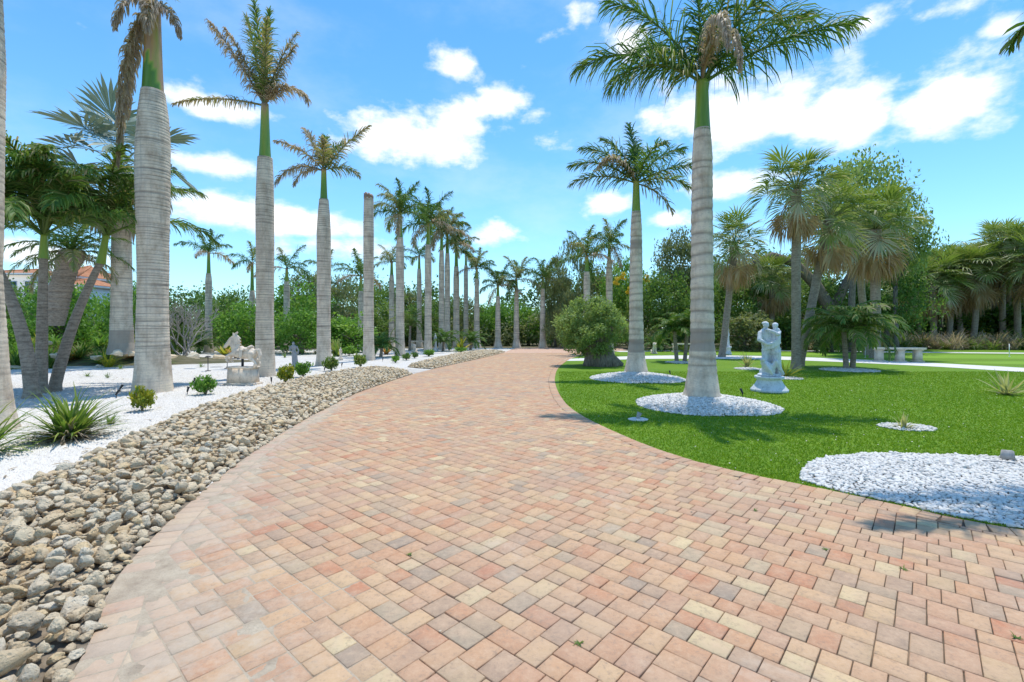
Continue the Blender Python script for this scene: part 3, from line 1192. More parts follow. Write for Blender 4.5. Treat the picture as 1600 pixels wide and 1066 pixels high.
def shaft_mesh(L, r0, r1, cv=.2, cv_top=.55, seed=0):
    r = np.random.default_rng(seed)
    z = np.linspace(-.05, L, 16)
    t = np.clip(z / L, 0, 1)
    n = 16
    w = np.arange(n) * 2 * PI / n
    rad = r0 + (r1 - r0) * t ** .7
    side = r.uniform(0, 6.28)
    V = np.concatenate([np.stack([np.cos(w) * q * (1 + .05 * np.sin(2 * w + side)), np.sin(w) * q, np.full(n, zz)], 1) for q, zz in zip(rad, z)])
    F = np.array([[i * n + k, i * n + (k + 1) % n, (i + 1) * n + (k + 1) % n, (i + 1) * n + k] for i in range(15) for k in range(n)])
    if cv_top > .95:      # torn sheath with a green wedge showing
        side = 99
        dw = np.abs((w + PI / 2 + PI) % (2 * PI) - PI)
        c = np.concatenate([np.where(dw < 1.5 * (1 - tt / .42), .06, .74 + .12 * np.sin(w * 3)) for tt in t])
        return mesh_np('crownshaft', V, [F, np.arange(15 * n, 16 * n)[None]], c, smooth=True)
    c = np.concatenate([np.clip(cv + (cv_top - cv) * (tt ** 3) + .22 * np.clip(np.cos(w - side), 0, 1) ** 4, 0, 1) for tt in t])
    return mesh_np('crownshaft', V, [F, np.arange(15 * n, 16 * n)[None]], c, smooth=True)


POOL = {}


def pooled(key, fn):
    if key not in POOL:
        POOL[key] = fn()
    return POOL[key]


def royal(px, py, H, prof, label, fronds, shaft=(.8, .16, .10), cvs=(.2, .55), spacing=.12, lean=(0, 0), band=None, seed=0, n=22, dz=None,
          group=None, loc=None, relief=.018, spear=None, cap=True):
    """fronds: list of dict(az, el, L, droop, dead ...) or pool keys"""
    x, y = loc if loc else G(px, py)
    t = thing('royal_palm', label, 'palm tree', (x, y, 0), group=group)
    me, (tx, ty) = trunk_mesh(H, prof, spacing, relief, n, lean, band, seed, dz)
    obj('trunk', me, M['royal'], t)
    zt = H
    if shaft:
        obj('crownshaft', shaft_mesh(shaft[0], shaft[1], shaft[2], cvs[0], cvs[1], seed), M['shaft'], t, loc=(tx, ty, H))
        zt = H + shaft[0] - .06
    for k, f in enumerate(fronds):
        f = dict(f)
        az = f.pop('az')
        dz_ = f.pop('dz', 0)
        if 'mesh' in f:
            me, sc = f['mesh'], f.get('scale', 1)
        else:
            f.setdefault('seed', seed * 50 + k)
            me, sc = frond_mesh(**f), 1
        obj('frond', me, None, t, loc=(tx, ty, zt + dz_), rz=R(az), scale=sc)
    return t


def pool_frond(kind, v):
    spec = {'up': dict(el=74, droop=50), 'mid': dict(el=45, droop=72), 'low': dict(el=12, droop=70), 'hang': dict(el=-25, droop=55)}[kind]
    return pooled(('royal', kind, v), lambda: frond_mesh(L=2.4, n=64, leaf=.70, seed=900 + v * 7 + len(kind), dead=[.10, .22, .45, .78][v], wid=.045, tatter=.35, hang=.85, bend=[-22, 25, -30, 18][v], plum=46, **spec))


def generic_fronds(r, count=11, scale=1.0, dry=.3):
    out = []
    a0 = r.uniform(0, 360)
    for k in range(count):
        q = k / count
        kind = 'up' if q < .3 else 'mid' if q < .65 else 'low' if q < .88 else 'hang'
        v = 0 if r.random() > dry else int(r.integers(1, 3))
        if kind in ('low', 'hang') and r.random() < dry + .2:
            v = int(r.integers(2, 4))
        out.append(dict(az=a0 + k * 137.5 + r.uniform(-15, 15), mesh=pool_frond(kind, v), scale=float(scale * r.uniform(.85, 1.12))))
    return out


F_ = lambda az, el, L, droop, dead=.12, **k: dict(az=az, el=el, L=L, droop=droop, dead=dead, **k)

# --- the two royal palms on the lawn
RP1 = [(0, .43), (.015, .405), (.06, .345), (.12, .295), (.19, .265), (.22, .245), (.5, .225), (.75, .215), (.9, .205), (.96, .185), (1, .165)]
z_at = lambda py, d: EYE - (py - HY) / FPX * d
d1 = G(0, 631)[1]
royal(1097, 631, z_at(203, d1), RP1, 'large ringed royal palm with full green crown, its base in the bigger white pebble ring', [
    F_(2, 34, 3.6, 26, .17, n=124, leaf=1.12, hang=.75, tatter=.15, wid=.032, plum=48), F_(12, 54, 3.3, 44, .22, n=116, leaf=1.15, hang=.5, wid=.032, plum=48), F_(-18, 64, 3.0, 30, .24, n=110, leaf=1.12, wid=.032, plum=48),
    F_(174, 40, 2.9, 70, .24, n=110, leaf=1.0, hang=.85, wid=.032, plum=48), F_(190, 30, 2.3, 88, .26, n=96, leaf=.95, hang=.95, wid=.032, plum=45), F_(158, 66, 3.1, 40, .16, n=110, leaf=1.05, hang=.6, wid=.032, plum=48),
    F_(60, 70, 3.0, 40, .14, n=100, leaf=.8, wid=.032, plum=45), F_(115, 62, 2.9, 48, .16, n=100, leaf=.8, wid=.032, plum=45), F_(-55, 78, 2.9, 30, .10, n=100, leaf=.8, wid=.032, plum=45),
    F_(85, 86, 2.9, 18, .05, n=100, leaf=.7, plum=30, wid=.032), F_(-100, 84, 2.9, 168, .9, n=150, leaf=.36, hang=1.9, tatter=.25, wid=.03, dexp=.8), F_(-92, 80, 2.7, 168, .84, n=130, leaf=.32, hang=1.9, tatter=.25, wid=.03, dexp=.7)],
    shaft=(1.05, .165, .12), cvs=(.17, .42), spacing=.235, band=[(1.15, 1.62)], seed=1, n=32, dz=.035, relief=.05)
d2 = G(0, 589)[1]
RP2 = [(0, .44), (.015, .41), (.06, .36), (.12, .29), (.2, .245), (.4, .225), (.7, .205), (.9, .185), (1, .15)]
royal(994, 589, z_at(330, d2), RP2, 'ringed royal palm with a half dried crown, its base in the smaller white pebble ring', [
    F_(178, 42, 2.4, 62, .28, n=88, leaf=.66, wid=.036, plum=45), F_(186, 18, 2.3, 48, .36, n=88, leaf=.62, wid=.036, plum=45), F_(165, 60, 2.4, 55, .2, n=88, leaf=.66, wid=.036, plum=45),
    F_(3, 30, 2.3, 30, .22, n=88, leaf=.7, wid=.036, plum=45), F_(20, 55, 2.5, 45, .12, n=88, leaf=.7, wid=.036, plum=45), F_(-30, 10, 2.0, 60, .32, n=80, leaf=.6, wid=.036, plum=45),
    F_(140, 72, 2.3, 40, .08, n=88, leaf=.65, wid=.036, plum=45), F_(75, 68, 2.4, 45, .1, n=88, leaf=.65, wid=.036, plum=45), F_(200, 70, 1.9, 130, .85, n=80, leaf=.5, hang=1.2, wid=.036, plum=45),
    F_(-75, 55, 2.1, 80, .2, n=80, leaf=.6, wid=.036, plum=45), F_(110, 88, 2.2, 22, .05, n=80, leaf=.6, plum=25, wid=.036), F_(-10, -20, 1.6, 50, .6, n=50, leaf=.5, wid=.036, plum=45)],
    shaft=(1.0, .145, .10), cvs=(.34, .6), spacing=.22, band=[(.85, 1.3), (4.3, 4.6)], seed=2, n=26, dz=.045, relief=.05)

# --- the left row
d = G(0, 675)[1]
royal(-35, 675, 8.4, [(0, .46), (.02, .43), (.1, .36), (.3, .27), (.55, .30), (.7, .31), (.9, .24), (1, .19)], 'pale royal palm trunk beside the spiky strap leaved clump', [
    F_(a, e, 2.8, 50, .2, n=64, leaf=.65, wid=.045) for a, e in ((150, 65), (210, 50), (60, 75), (280, 72), (110, 50), (20, 82), (180, 82))], spacing=.085, seed=3, n=28, dz=.03)
d = G(0, 612)[1]
LP1 = [(0, .445), (.02, .43), (.06, .40), (.14, .365), (.3, .335), (.5, .345), (.7, .375), (.82, .375), (.92, .33), (1, .255)]
royal(239, 612, z_at(143, d), LP1, 'thick pale royal palm with a long dead brown frond hanging down its trunk', [
    F_(184, 10, 4.3, 97, .93, n=230, leaf=.36, hang=2.4, tatter=.3, wid=.04, dexp=.09), F_(215, 20, 3.4, 108, .9, n=180, leaf=.36, hang=1.9, tatter=.3, wid=.045, dexp=.10), F_(165, 30, 3.0, 118, .9, n=160, leaf=.36, hang=1.9, tatter=.3, wid=.045, dexp=.15), F_(-60, 70, 1.5, 158, .86, n=90, leaf=.40, hang=1.8, wid=.045, dexp=.3),
    F_(-110, 75, 1.6, 162, .84, n=90, leaf=.38, hang=1.8, wid=.045, dexp=.3), F_(-10, 70, 1.3, 150, .9, n=70, leaf=.35, hang=1.8, wid=.045, dexp=.3), F_(80, 80, 2.7, 50, .25, n=60, leaf=.6, wid=.045), F_(30, 78, 2.6, 60, .4, n=60, leaf=.6, wid=.045), F_(150, 75, 2.6, 50, .4, n=60, leaf=.6, wid=.045)],
    shaft=(2.25, .235, .16), cvs=(.04, 1.0), spacing=.075, seed=4, n=36, dz=.02, relief=.022)
d = G(0, 588)[1]
royal(414, 588, z_at(247, d), [(0, .35), (.02, .33), (.1, .30), (.3, .275), (.6, .285), (.8, .285), (.93, .26), (1, .235)],
      'tall royal palm with ragged brown fronds, right behind the carousel horse statue', [
    F_(178, 14, 3.3, 28, .66, n=110, leaf=.40, hang=1.3, wid=.035, tatter=.35), F_(174, 60, 3.7, 10, .84, n=150, leaf=.55, hang=1.5, wid=.035, tatter=.3, plum=60), F_(168, 66, 3.3, 12, .8, n=130, leaf=.5, hang=1.4, wid=.035, tatter=.3, plum=60), F_(150, 76, 3.6, 10, .45, n=120, leaf=.6, wid=.035, plum=55),
    F_(100, 86, 3.6, 8, .2, n=130, leaf=.6, wid=.035, plum=50), F_(-100, 84, 3.3, 8, .3, n=120, leaf=.55, wid=.035, plum=50), F_(2, 62, 1.9, 135, .76, n=100, leaf=.5, hang=1.0, wid=.035), F_(30, 78, 3.0, 18, .6, n=120, leaf=.55, hang=1.0, wid=.035, plum=55), F_(10, 74, 2.4, 20, .7, n=110, leaf=.5, hang=1.2, wid=.035, plum=55),
    F_(-60, 78, 2.6, 25, .55, n=110, leaf=.5, wid=.035, plum=50), F_(-20, 66, 1.4, 110, .8, n=70, leaf=.4, wid=.035)],
    shaft=(1.85, .20, .12), cvs=(.15, .75), spacing=.085, seed=5, n=28, dz=.025)
d = G(0, 571)[1]
royal(506, 571, z_at(312, d), [(0, .36), (.03, .33), (.1, .30), (.3, .285), (.6, .30), (.8, .30), (.92, .25), (1, .20)],
      'royal palm with a spread of thin dry fronds, just left of the headless trunk', [
    F_(176, 48, 2.7, 38, .70, n=96, leaf=.52, hang=.9, wid=.042, plum=50), F_(185, 20, 2.4, 88, .78, n=96, leaf=.52, hang=1.0, wid=.042, plum=50), F_(4, 55, 2.9, 22, .55, n=100, leaf=.55, wid=.042, plum=50), F_(150, 66, 2.6, 20, .72, n=96, leaf=.55, wid=.042, plum=50),
    F_(60, 70, 1.9, 30, .25, n=90, leaf=.6, wid=.042, plum=50), F_(-70, 60, 1.7, 60, .55, n=90, leaf=.6, wid=.042, plum=50), F_(10, 25, 1.6, 70, .45, n=84, leaf=.6, wid=.042, plum=50), F_(100, 84, 1.7, 18, .18, n=84, leaf=.6, wid=.042, plum=50), F_(200, 5, 1.6, 90, .8, n=50, leaf=.4, wid=.042, plum=50)],
    shaft=(1.35, .17, .11), cvs=(.12, .85), spacing=.09, seed=6, n=24, dz=.03)
d = G(0, 563)[1]
t = royal(576, 563, z_at(309, d), [(0, .34), (.03, .31), (.1, .27), (.4, .255), (.8, .265), (.96, .25), (1, .24)], 'headless royal palm trunk with a broken brown top', [], shaft=None, spacing=.095, seed=7, n=22, dz=.03)
mb = MB()
rq = random.Random(4)
for k in range(16):
    w = 2 * PI * k / 16
    mb.box((math.cos(w) * .2, math.sin(w) * .2, rq.uniform(.0, .1)), (.09, .09, rq.uniform(.12, .34)), w, .95)
mb.lathe([(.22, -.02), (.2, .06), (.1, .1), (.02, .11)], 14, cv=.9)
mb.build('broken_top', M['shaft'], t, loc=(0, 0, z_at(309, d)))
rl = np.random.default_rng(21)
# (px, base, trunk top, shaft m, frond length scale, dryness, radius, label)
ROW = [(625, 556, 372, 1.55, 1.05, .25, .25, 'royal palm with a bushy green and brown crown, just right of the headless trunk'),
       (669, 550, 383, 1.55, 1.1, .35, .24, 'royal palm with brown fringed crown and yellow shaft beside the far rocks'),
       (690, 546, 392, 1.7, 1.05, .35, .22, 'royal palm partly hidden behind its neighbours at the far rock bed'),
       (699, 544.5, 396, 1.8, 1.0, .45, .23, 'royal palm with a narrow dry crown above the far rock bed'),
       (713, 543.5, 417, 1.9, 1.0, .3, .26, 'royal palm with bright green shaft, last of the left row above the far rocks')]
for k, (px, by, ty, sh, fs, dry, rad, lab) in enumerate(ROW):
    d = G(0, by)[1]
    royal(px, by, z_at(ty, d), [(0, rad * 1.35), (.05, rad * 1.2), (.15, rad * 1.05), (.5, rad), (.85, rad), (1, rad * .75)], lab,
          generic_fronds(rl, 14, fs, dry), shaft=(sh, rad * .66, rad * .42), cvs=(.26, .6), spacing=.11, seed=30 + k, n=18, dz=.045)
d = 41.0
for k, (px, ty, cr, lab) in enumerate([(745, 425, .9, 'slim royal palm at the end of the drive, farthest left of its four'), (778, 452, .95, 'slim royal palm with a drooping pale brown frond at the end of the drive'),
                                       (807, 442, 1.05, 'slim royal palm with a fresh upright crown at the end of the drive'), (848, 440, .9, 'slim royal palm at the end of the drive next to the grey wispy trees')]):
    H = z_at(ty, d) - .6
    x = (px - 800) / FPX * d
    royal(0, 0, H, [(0, .42), (.06, .34), (.15, .25), (.5, .235), (1, .17)], lab, generic_fronds(rl, 11, cr, .35), shaft=(.9, .15, .1), cvs=(.3, .7), spacing=.13, seed=50 + k, n=14, dz=.06, loc=(x, d), group='royal palms at the end of the drive')
# smaller royal palms behind the left bed
for k, (px, dd, ty, sh, cr, cnt, dry, lab) in enumerate([
        (326, 33, 428, 1.5, .8, 8, .35, 'small royal palm with green shaft beside the bare grey tangle'), (394, 36, 455, 2.2, .85, 6, .6, 'small royal palm with long green shaft and one pale dead frond, behind the horse statue'),
        (448, 35, 440, 1.0, .95, 6, .35, 'small royal palm with a sparse drooping crown behind the tall brown fronded palm'), (509, 39, 440, 1.0, .85, 6, .7, 'small royal palm half hidden behind the palm with dry fronds'),
        (564, 37, 455, 1.2, .95, 7, .8, 'small royal palm with dead brown crown behind the headless trunk'), (612, 39, 430, 1.1, .85, 8, .45, 'small royal palm whose crown shows beside the headless trunk'),
        (655, 43, 420, 1.2, .85, 8, .5, 'small grey royal palm behind the far end of the left row'), (728, 46, 415, 1.1, .75, 8, .4, 'small royal palm peeping out right of the left row'),
        (917, 30, 425, 1.0, .95, 10, .55, 'royal palm with shaggy brown crown behind the round olive tree'), (952, 31, 408, 1.1, .85, 11, .3, 'royal palm with ringed trunk and green crown behind the round olive tree')]):
    x = (px - 800) / FPX * dd
    royal(0, 0, z_at(ty, dd), [(0, .36), (.06, .3), (.15, .24), (.5, .22), (.9, .21), (1, .16)], lab, generic_fronds(rl, cnt, cr, dry), shaft=(sh, .14, .09), cvs=(.22, .85), spacing=.15, seed=70 + k, n=14, dz=.06, loc=(x, dd))
# right hand palm standing just outside the picture, whose fronds and shadow reach in
royal(0, 0, 4.9, RP1, 'royal palm in the pebble bed whose frond tips reach in over the drive', [
    F_(186, 28, 3.5, 44, .15, n=96, leaf=.6, wid=.04), F_(170, 48, 3.2, 50, .15, n=90, leaf=.6, wid=.04), F_(160, -24, 1.0, 42, .28, n=50, leaf=.36, wid=.04),
    F_(300, 50, 3.0, 60, .15, n=70, leaf=.7, wid=.045), F_(20, 45, 3.0, 60, .15, n=70, leaf=.7, wid=.045), F_(70, 60, 3.0, 60, .15, n=70, leaf=.7, wid=.045), F_(340, 80, 2.8, 30, .1, n=70, leaf=.7, wid=.045)],
    shaft=(1.0, .16, .12), spacing=.23, seed=8, n=24, dz=.05, loc=(7.0, 5.7))


# ------------------------------------------------------------------ cabbage palms (fan leaves)
def pool_fan(kind, v):
    el, dr = {'up': (78, 25), 'high': (52, 40), 'mid': (24, 45), 'low': (-4, 45), 'dead': (-38, 42)}[kind]
    dead = {'up': (.06, .12, .16), 'high': (.12, .2, .26), 'mid': (.14, .2, .28), 'low': (.3, .42, .56), 'dead': (.74, .82, .92)}[kind][v]
    return pooled(('fan', kind, v), lambda: fan_mesh(Lp=.95, Rb=.95, el=el, droop=dr, dead=dead, seed=400 + v * 11 + len(kind) * 3, stiff=.80 if kind != 'dead' else .3, nseg=24 if kind != 'dead' else 18,
                                                     fold=.35 if kind != 'dead' else .8, span=120 if kind != 'dead' else 85, wk=1.05, p1f=.42))


def sabal(x, y, H, label, r, scale=1.0, lean=(0, 0), rad=.15, n_green=34, n_dead=14, group=None, name='cabbage_palm', dark=.5):
    t = thing(name, label, 'palm tree', (x, y, 0), group=group)
    me, (tx, ty) = trunk_mesh(H, [(0, rad * 1.25), (.05, rad * 1.05), (.5, rad), (.9, rad * 1.08), (1, rad * 1.2)], .16, .03, 14, lean, seed=int(abs(x) * 97) % 1000, dz=.08, dark=dark, rough=.02)
    obj('trunk', me, M['sabal'], t)
    a0 = r.uniform(0, 360)
    tot = n_green + n_dead
    for k in range(tot):
        if k < n_green:
            q = k / n_green
            kind = 'up' if q < .28 else 'high' if q < .6 else 'mid' if q < .84 else 'low'
        else:
            kind = 'dead'
        o = obj('frond', pool_fan(kind, int(r.integers(3))), None, t, loc=(tx, ty, H - (.28 if kind == 'dead' else .12 if kind == 'low' else 0) + r.uniform(-.1, .1)), rz=R(a0 + k * 137.5 + r.uniform(-20, 20)), scale=float(scale * r.uniform(.82, 1.12)))
        o.rotation_euler[1] = r.uniform(-.18, .18)
    return t


rs = np.random.default_rng(5)


def sab_px(px, by, cy, label, scale, dd=None, lean_px=0, **k):
    """crown centre at picture height cy"""
    d = dd if dd else G(0, by)[1]
    x = (px - 800) / FPX * d
    return sabal(x, d, z_at(cy, d), label, rs, scale, lean=(lean_px / FPX * d, 0), **k)


sab_px(1244, 577, 298, 'tallest straight cabbage palm on the lawn behind the statue group', 1.02, rad=.165, n_green=32, n_dead=15)
sab_px(1249, 572, 345, 'leaning cabbage palm rising from beside the tallest straight one', 1.12, lean_px=46, rad=.17, n_green=32, n_dead=15)
sab_px(1368, 560, 360, 'broad cabbage palm with a heavy skirt of dead leaves behind the curved bench', 1.45, rad=.24, n_green=34, n_dead=18)
sab_px(1357, 555, 352, 'cabbage palm standing tight behind the broad skirted one', 1.35, rad=.2, lean_px=-22, n_green=32, n_dead=15)
sab_px(1128, 558, 385, 'slender cabbage palm beside the standing figure statue', 1.15, lean_px=20, rad=.18, n_green=32, n_dead=16)
sab_px(1206, 540, 440, 'shorter cabbage palm in the shade behind the statue group', 1.35, dd=38, rad=.2)
GR = [(1437, 425, 43), (1460, 432, 41), (1482, 420, 42), (1503, 415, 43), (1520, 412, 41), (1575, 395, 43), (1598, 395, 44), (1428, 440, 46), (1452, 418, 50), (1470, 412, 44), (1492, 408, 45), (1510, 430, 52), (1530, 398, 47), (1552, 380, 45), (1566, 372, 42), (1590, 375, 40), (1612, 400, 38), (1640, 370, 41), (1415, 455, 55), (1480, 440, 56), (1540, 420, 55), (1580, 425, 52),
      (1665, 385, 46), (1700, 380, 44), (1740, 390, 46)]
for k, (px, cy, dd) in enumerate(GR):
    sab_px(px, 0, cy + 14, 'cabbage palm in the dense grove beyond the putting greens', 1.5 + .2 * rs.random(), dd=dd, lean_px=float(rs.uniform(-12, 12)), rad=.22, n_green=28, n_dead=14, group='cabbage palms of the grove beyond the putting greens')

# ------------------------------------------------------------------ left cluster: Christmas palms, silver fan palm, booted palm
bx, by = G(62, 617)
for k, (x, y, tx, ty_px, top_d, cvs, lab, rad, sl) in enumerate([
        (50, 622, -12, 405, 11.4, .33, 'leftmost leaning stem of the three clustered dark crowned palms', .125, .6),
        (64, 615, 68, 400, 11.9, .33, 'upright middle stem of the three clustered dark crowned palms', .11, .55),
        (84, 612, 158, 408, 12.0, .36, 'strongly leaning stem of the three clustered dark crowned palms, yellow green shaft', .115, .75)]):
    X, Y = G(x, y)
    ly = .7 if k == 2 else 0.0
    top = P(tx, ty_px, Y + ly)
    H = top.z
    lean = (top.x - X, ly)
    t = thing('christmas_palm', lab, 'palm tree', (X, Y, 0))
    me, (ox, oy) = trunk_mesh(H, [(0, rad * 1.45), (.05, rad * 1.15), (.5, rad), (1, rad * .72)], .075, .03, 18, lean, seed=120 + k, dz=.019, dark=.9, curve=(-.22, 0, -.1)[k])
    obj('trunk', me, M['sabal'], t)
    o = obj('crownshaft', shaft_mesh(sl, rad * .95, rad * .6, .34, .4, 130 + k), M['shaft'], t, loc=(ox, oy, H - .02))
    tilt = math.atan2(lean[0], H) * 1.1
    o.rotation_euler = (0, tilt, 0)
    cx, cz = ox + math.sin(tilt) * sl, H + math.cos(tilt) * sl - .06
    for q in range(14):
        az = q * 137.5 + k * 40
        el = [88, 82, 76, 66, 56, 40, 78][q % 7]
        obj('frond', frond_mesh(L=2.9, el=el, droop=84, n=84, leaf=.74, dead=.14 + .06 * (q % 4), seed=1300 + k * 20 + q, plum=18, hang=.6, tatter=.08, wid=.038, petiole=.12), None, t, loc=(cx, oy, cz), rz=R(az))


def mound(name, cx, cy, rx, ry, h, mat, seed):
    n, m = 40, 14
    r = np.random.default_rng(seed)
    V = []
    for i in range(m + 1):
        q = i / m
        for k in range(n):
            w = 2 * PI * k / n
            e = 1 + .12 * math.sin(3 * w + seed) + .07 * math.sin(5 * w)
            V.append((cx + rx * e * q * math.cos(w), cy + ry * e * q * math.sin(w), h * (math.cos(q * PI) + 1) / 2 + .05 * h * math.sin(q * 9 + w * 3) * (1 - q) - .012 * (q == 1)))
    F = np.array([[i * n + k, (i + 1) * n + k, (i + 1) * n + (k + 1) % n, i * n + (k + 1) % n] for i in range(m) for k in range(n)])
    return obj(name, mesh_np(name, V, F, smooth=True), mat)


mo = mound('planting_mound', -22.5, 23.5, 9.0, 3.6, .75, M['ground'], 2)
mo['kind'] = 'structure'
# silver fan palm
X, Y, Z0 = (190 - 800) / FPX * 21.5, 21.5, .48
t = thing('silver_fan_palm', 'stout silver fan palm with grey green leaves, standing among boulders', 'palm tree', (X, Y, Z0))
H = z_at(262, 21.5) - Z0
me, _ = trunk_mesh(H, [(0, .56), (.06, .46), (.2, .41), (.6, .37), (1, .40)], .11, .03, 22, seed=160, dz=.03, dark=.7, band=[(0, 1.1)])
obj('trunk', me, M['royal'], t)
for k, (az, el, dd_, dead) in enumerate([(178, 56, 12, .1), (170, 40, 20, .15), (120, 75, 14, .08), (150, 70, 14, .05), (185, 72, 14, .05), (-80, 80, 14, .08), (95, 60, 30, .1), (60, 64, 25, .1), (8, 58, 30, .12), (20, 32, 50, .25), (-10, 5, 60, .6), (190, 20, 50, .35), (200, -10, 50, .7), (225, 40, 45, .3),
                                         (-60, 45, 50, .25), (-100, 60, 40, .15), (-30, 20, 60, .45), (160, -20, 50, .85), (-120, -15, 50, .8), (40, -25, 40, .9), (250, -40, 40, .9), (-20, -45, 30, .95), (100, 20, 50, .4)]):
    obj('frond', fan_mesh(Lp=1.75, Rb=1.65, el=el, droop=dd_, dead=dead, seed=600 + k, nseg=26, span=118, mat='silver', stiff=.9 if dead < .4 else .4, fold=.22, wk=1.12, p1f=.62), None, t, loc=(0, 0, H), rz=R(az))
# booted leaning palm
Y = 20.0
b0, b1 = P(80, 500, Y), P(112, 392, Y)
t = thing('booted_palm', 'short leaning palm with peeling brown leaf bases between the clustered stems', 'palm tree', (b0.x, Y, b0.z - .25))
me, (ox, oy) = trunk_mesh(b1.z - b0.z + .25, [(0, .42), (.3, .40), (.75, .38), (.9, .46), (1, .40)], .16, .10, 18, (b1.x - b0.x, 0), seed=170, dz=.04, rough=.04)
obj('trunk', me, M['sabal'], t)
for k in range(26):
    q = k / 26
    el = 75 - 100 * q
    obj('frond', frond_mesh(L=2.3, el=el, droop=70, n=44, leaf=.5, dead=.2 + .7 * max(0, q - .35), seed=1700 + k, plum=20, hang=.5, wid=.04), None, t, loc=(ox, oy, b1.z - b0.z + .2), rz=R(k * 137.5))


# ------------------------------------------------------------------ low palms (cycads, pygmy dates)
def low_palm(px, by, label, stems, L, n=22, leaf=.34, dead=.1, group=None, dd=None, z0=0.0, wid=.03, name='pygmy_palm', droop=95, base_el=70, hang=.35, plum=10):
    d = dd if dd else G(0, by)[1]
    x = (px - 800) / FPX * d
    t = thing(name, label, 'palm', (x, d, z0), group=group)
    sd = int(px * 3) % 977
    for s_, (ox, oy, h, lx) in enumerate(stems):
        me, (tx, ty) = trunk_mesh(h, [(0, .13), (.1, .10), (.9, .085), (1, .10)], .06, .05, 10, (lx, 0), seed=sd + s_, dz=.03)
        obj('trunk', me, M['sabal'], t, loc=(ox, oy, 0))
        for k in range(n):
            el = base_el + 15 - 75 * (k / n)
            o = obj('frond', pooled(('low', round(L, 1), round(el / 12), leaf, round(dead, 1), wid), lambda: frond_mesh(L=L, el=round(el / 12) * 12, droop=droop, n=38, leaf=leaf, dead=dead, seed=sd + k, plum=plum, hang=hang, tatter=.05, wid=wid)),
                    None, t, loc=(ox + tx, oy + ty, h - .02), rz=R(k * 137.5 + sd), scale=float(rs.uniform(.85, 1.1)))
    return t


low_palm(1328, 578, 'low arching green palm with two stems in a thin white ring on the lawn', [(-.14, 0, 1.5, -.1), (.17, .1, 1.55, .12)], 2.0, 22, .5, .30, wid=.04, name='arching_palm', droop=105)
low_palm(1064, 566, 'small bright palm with two slender stems on the lawn behind the olive tree', [(-.2, 0, 1.5, -.12), (.22, .1, 1.7, .14)], 1.5, 13, .45, .2, wid=.05, name='arching_palm', droop=95)
LPS = [(310, 552, .5, 1.5, .1, 'dark feathery dwarf palm behind the small white figurine'), (595, 558, .55, 1.35, .12, 'feathery dwarf palm between the headless trunk and the next palm'), (692, 549, .7, 1.6, .1, 'feathery dwarf palm at the foot of the far left row'),
       (640, 548, 1.9, 2.3, .3, 'yellowish date palm with arching fronds behind the left row'), (735, 547, .6, 1.6, .15, 'feathery dwarf palm before the hedge at the drive end'), (395, 549, .8, 1.9, .1, 'arching dwarf palm behind the carousel horse statue'),
       (425, 552, .5, 1.7, .12, 'dwarf palm with grey stems right of the tall royal palm'), (530, 549, .5, 1.5, .25, 'dwarf palm with yellow tips near the stone bench'), (862, 541, .4, 1.6, .2, 'dwarf palm at the far drive bend'),
       (905, 541, .5, 1.6, .2, 'dwarf palm behind the olive tree'), (1025, 549, .3, 1.4, .12, 'low fan shaped palm in shade beside the small lion statue'), (1290, 545, .7, 1.6, .2, 'dwarf palm under the oak behind the lawn'),
       (1425, 541, .9, 2.2, .2, 'feathery palm at the edge of the grove by the dry grasses'), (1110, 548, .6, 1.6, .3, 'yellow green dwarf palm behind the large ringed royal palm')]
for px, by, h, L, dead, lab in LPS:
    low_palm(px, by, lab, [(0, 0, h, .05)], L, 20, .34, dead, wid=.035)


# ------------------------------------------------------------------ broadleaf crowns
def crown_mesh(seed, n_cl=110, per=64, leaf=.055, cl_r=.26, asp=.75, hollow=.45, mat='leaf', long=1.7, droop=0.0, lump=.25, flatb=.6):
    """leaf clumps through a unit crown; origin at its centre"""
    r = np.random.default_rng(seed)
    d = nrm(r.normal(size=(n_cl, 3)))
    q = hollow + (1 - hollow) * r.random(n_cl) ** .6
    q *= 1 + lump * vnoise(d, seed + 9, 2.0)
    c = d * q[:, None] * .85
    c[:, 2] = np.where(c[:, 2] < 0, c[:, 2] * flatb, c[:, 2]) * asp
    m = n_cl * per
    off = nrm(r.normal(size=(m, 3))) * (r.random(m) ** .5)[:, None] * cl_r * np.repeat(r.uniform(.6, 1.25, n_cl), per)[:, None]
    off[:, 2] *= .75
    p = np.repeat(c, per, 0) + off
    dirv = nrm(off + r.normal(size=(m, 3)) * .12 + np.array([0, 0, -droop]))
    dirv = nrm(dirv + r.normal(size=(m, 3)) * .5)
    upv = nrm(r.normal(size=(m, 3)) * .6 + np.array([0, 0, 1.0]))
    sd = nrm(np.cross(dirv, upv))
    ln = leaf * r.uniform(.6, 1.35, m)[:, None]
    w = ln / long * .5
    V = np.stack([p - dirv * ln * .5, p + sd * w - upv * w * .25, p + dirv * ln * .5, p - sd * w - upv * w * .25], 1).reshape(-1, 3)
    Q = np.arange(m)[:, None] * 4 + np.array([[0, 1, 2, 3]])
    cvc = np.repeat(r.uniform(.2, .75, n_cl), per) + r.normal(size=m) * .16
    me = mesh_np('crown', V, Q, np.clip(np.repeat(cvc, 4), 0, 1))
    me.materials.append(M[mat])
    return me


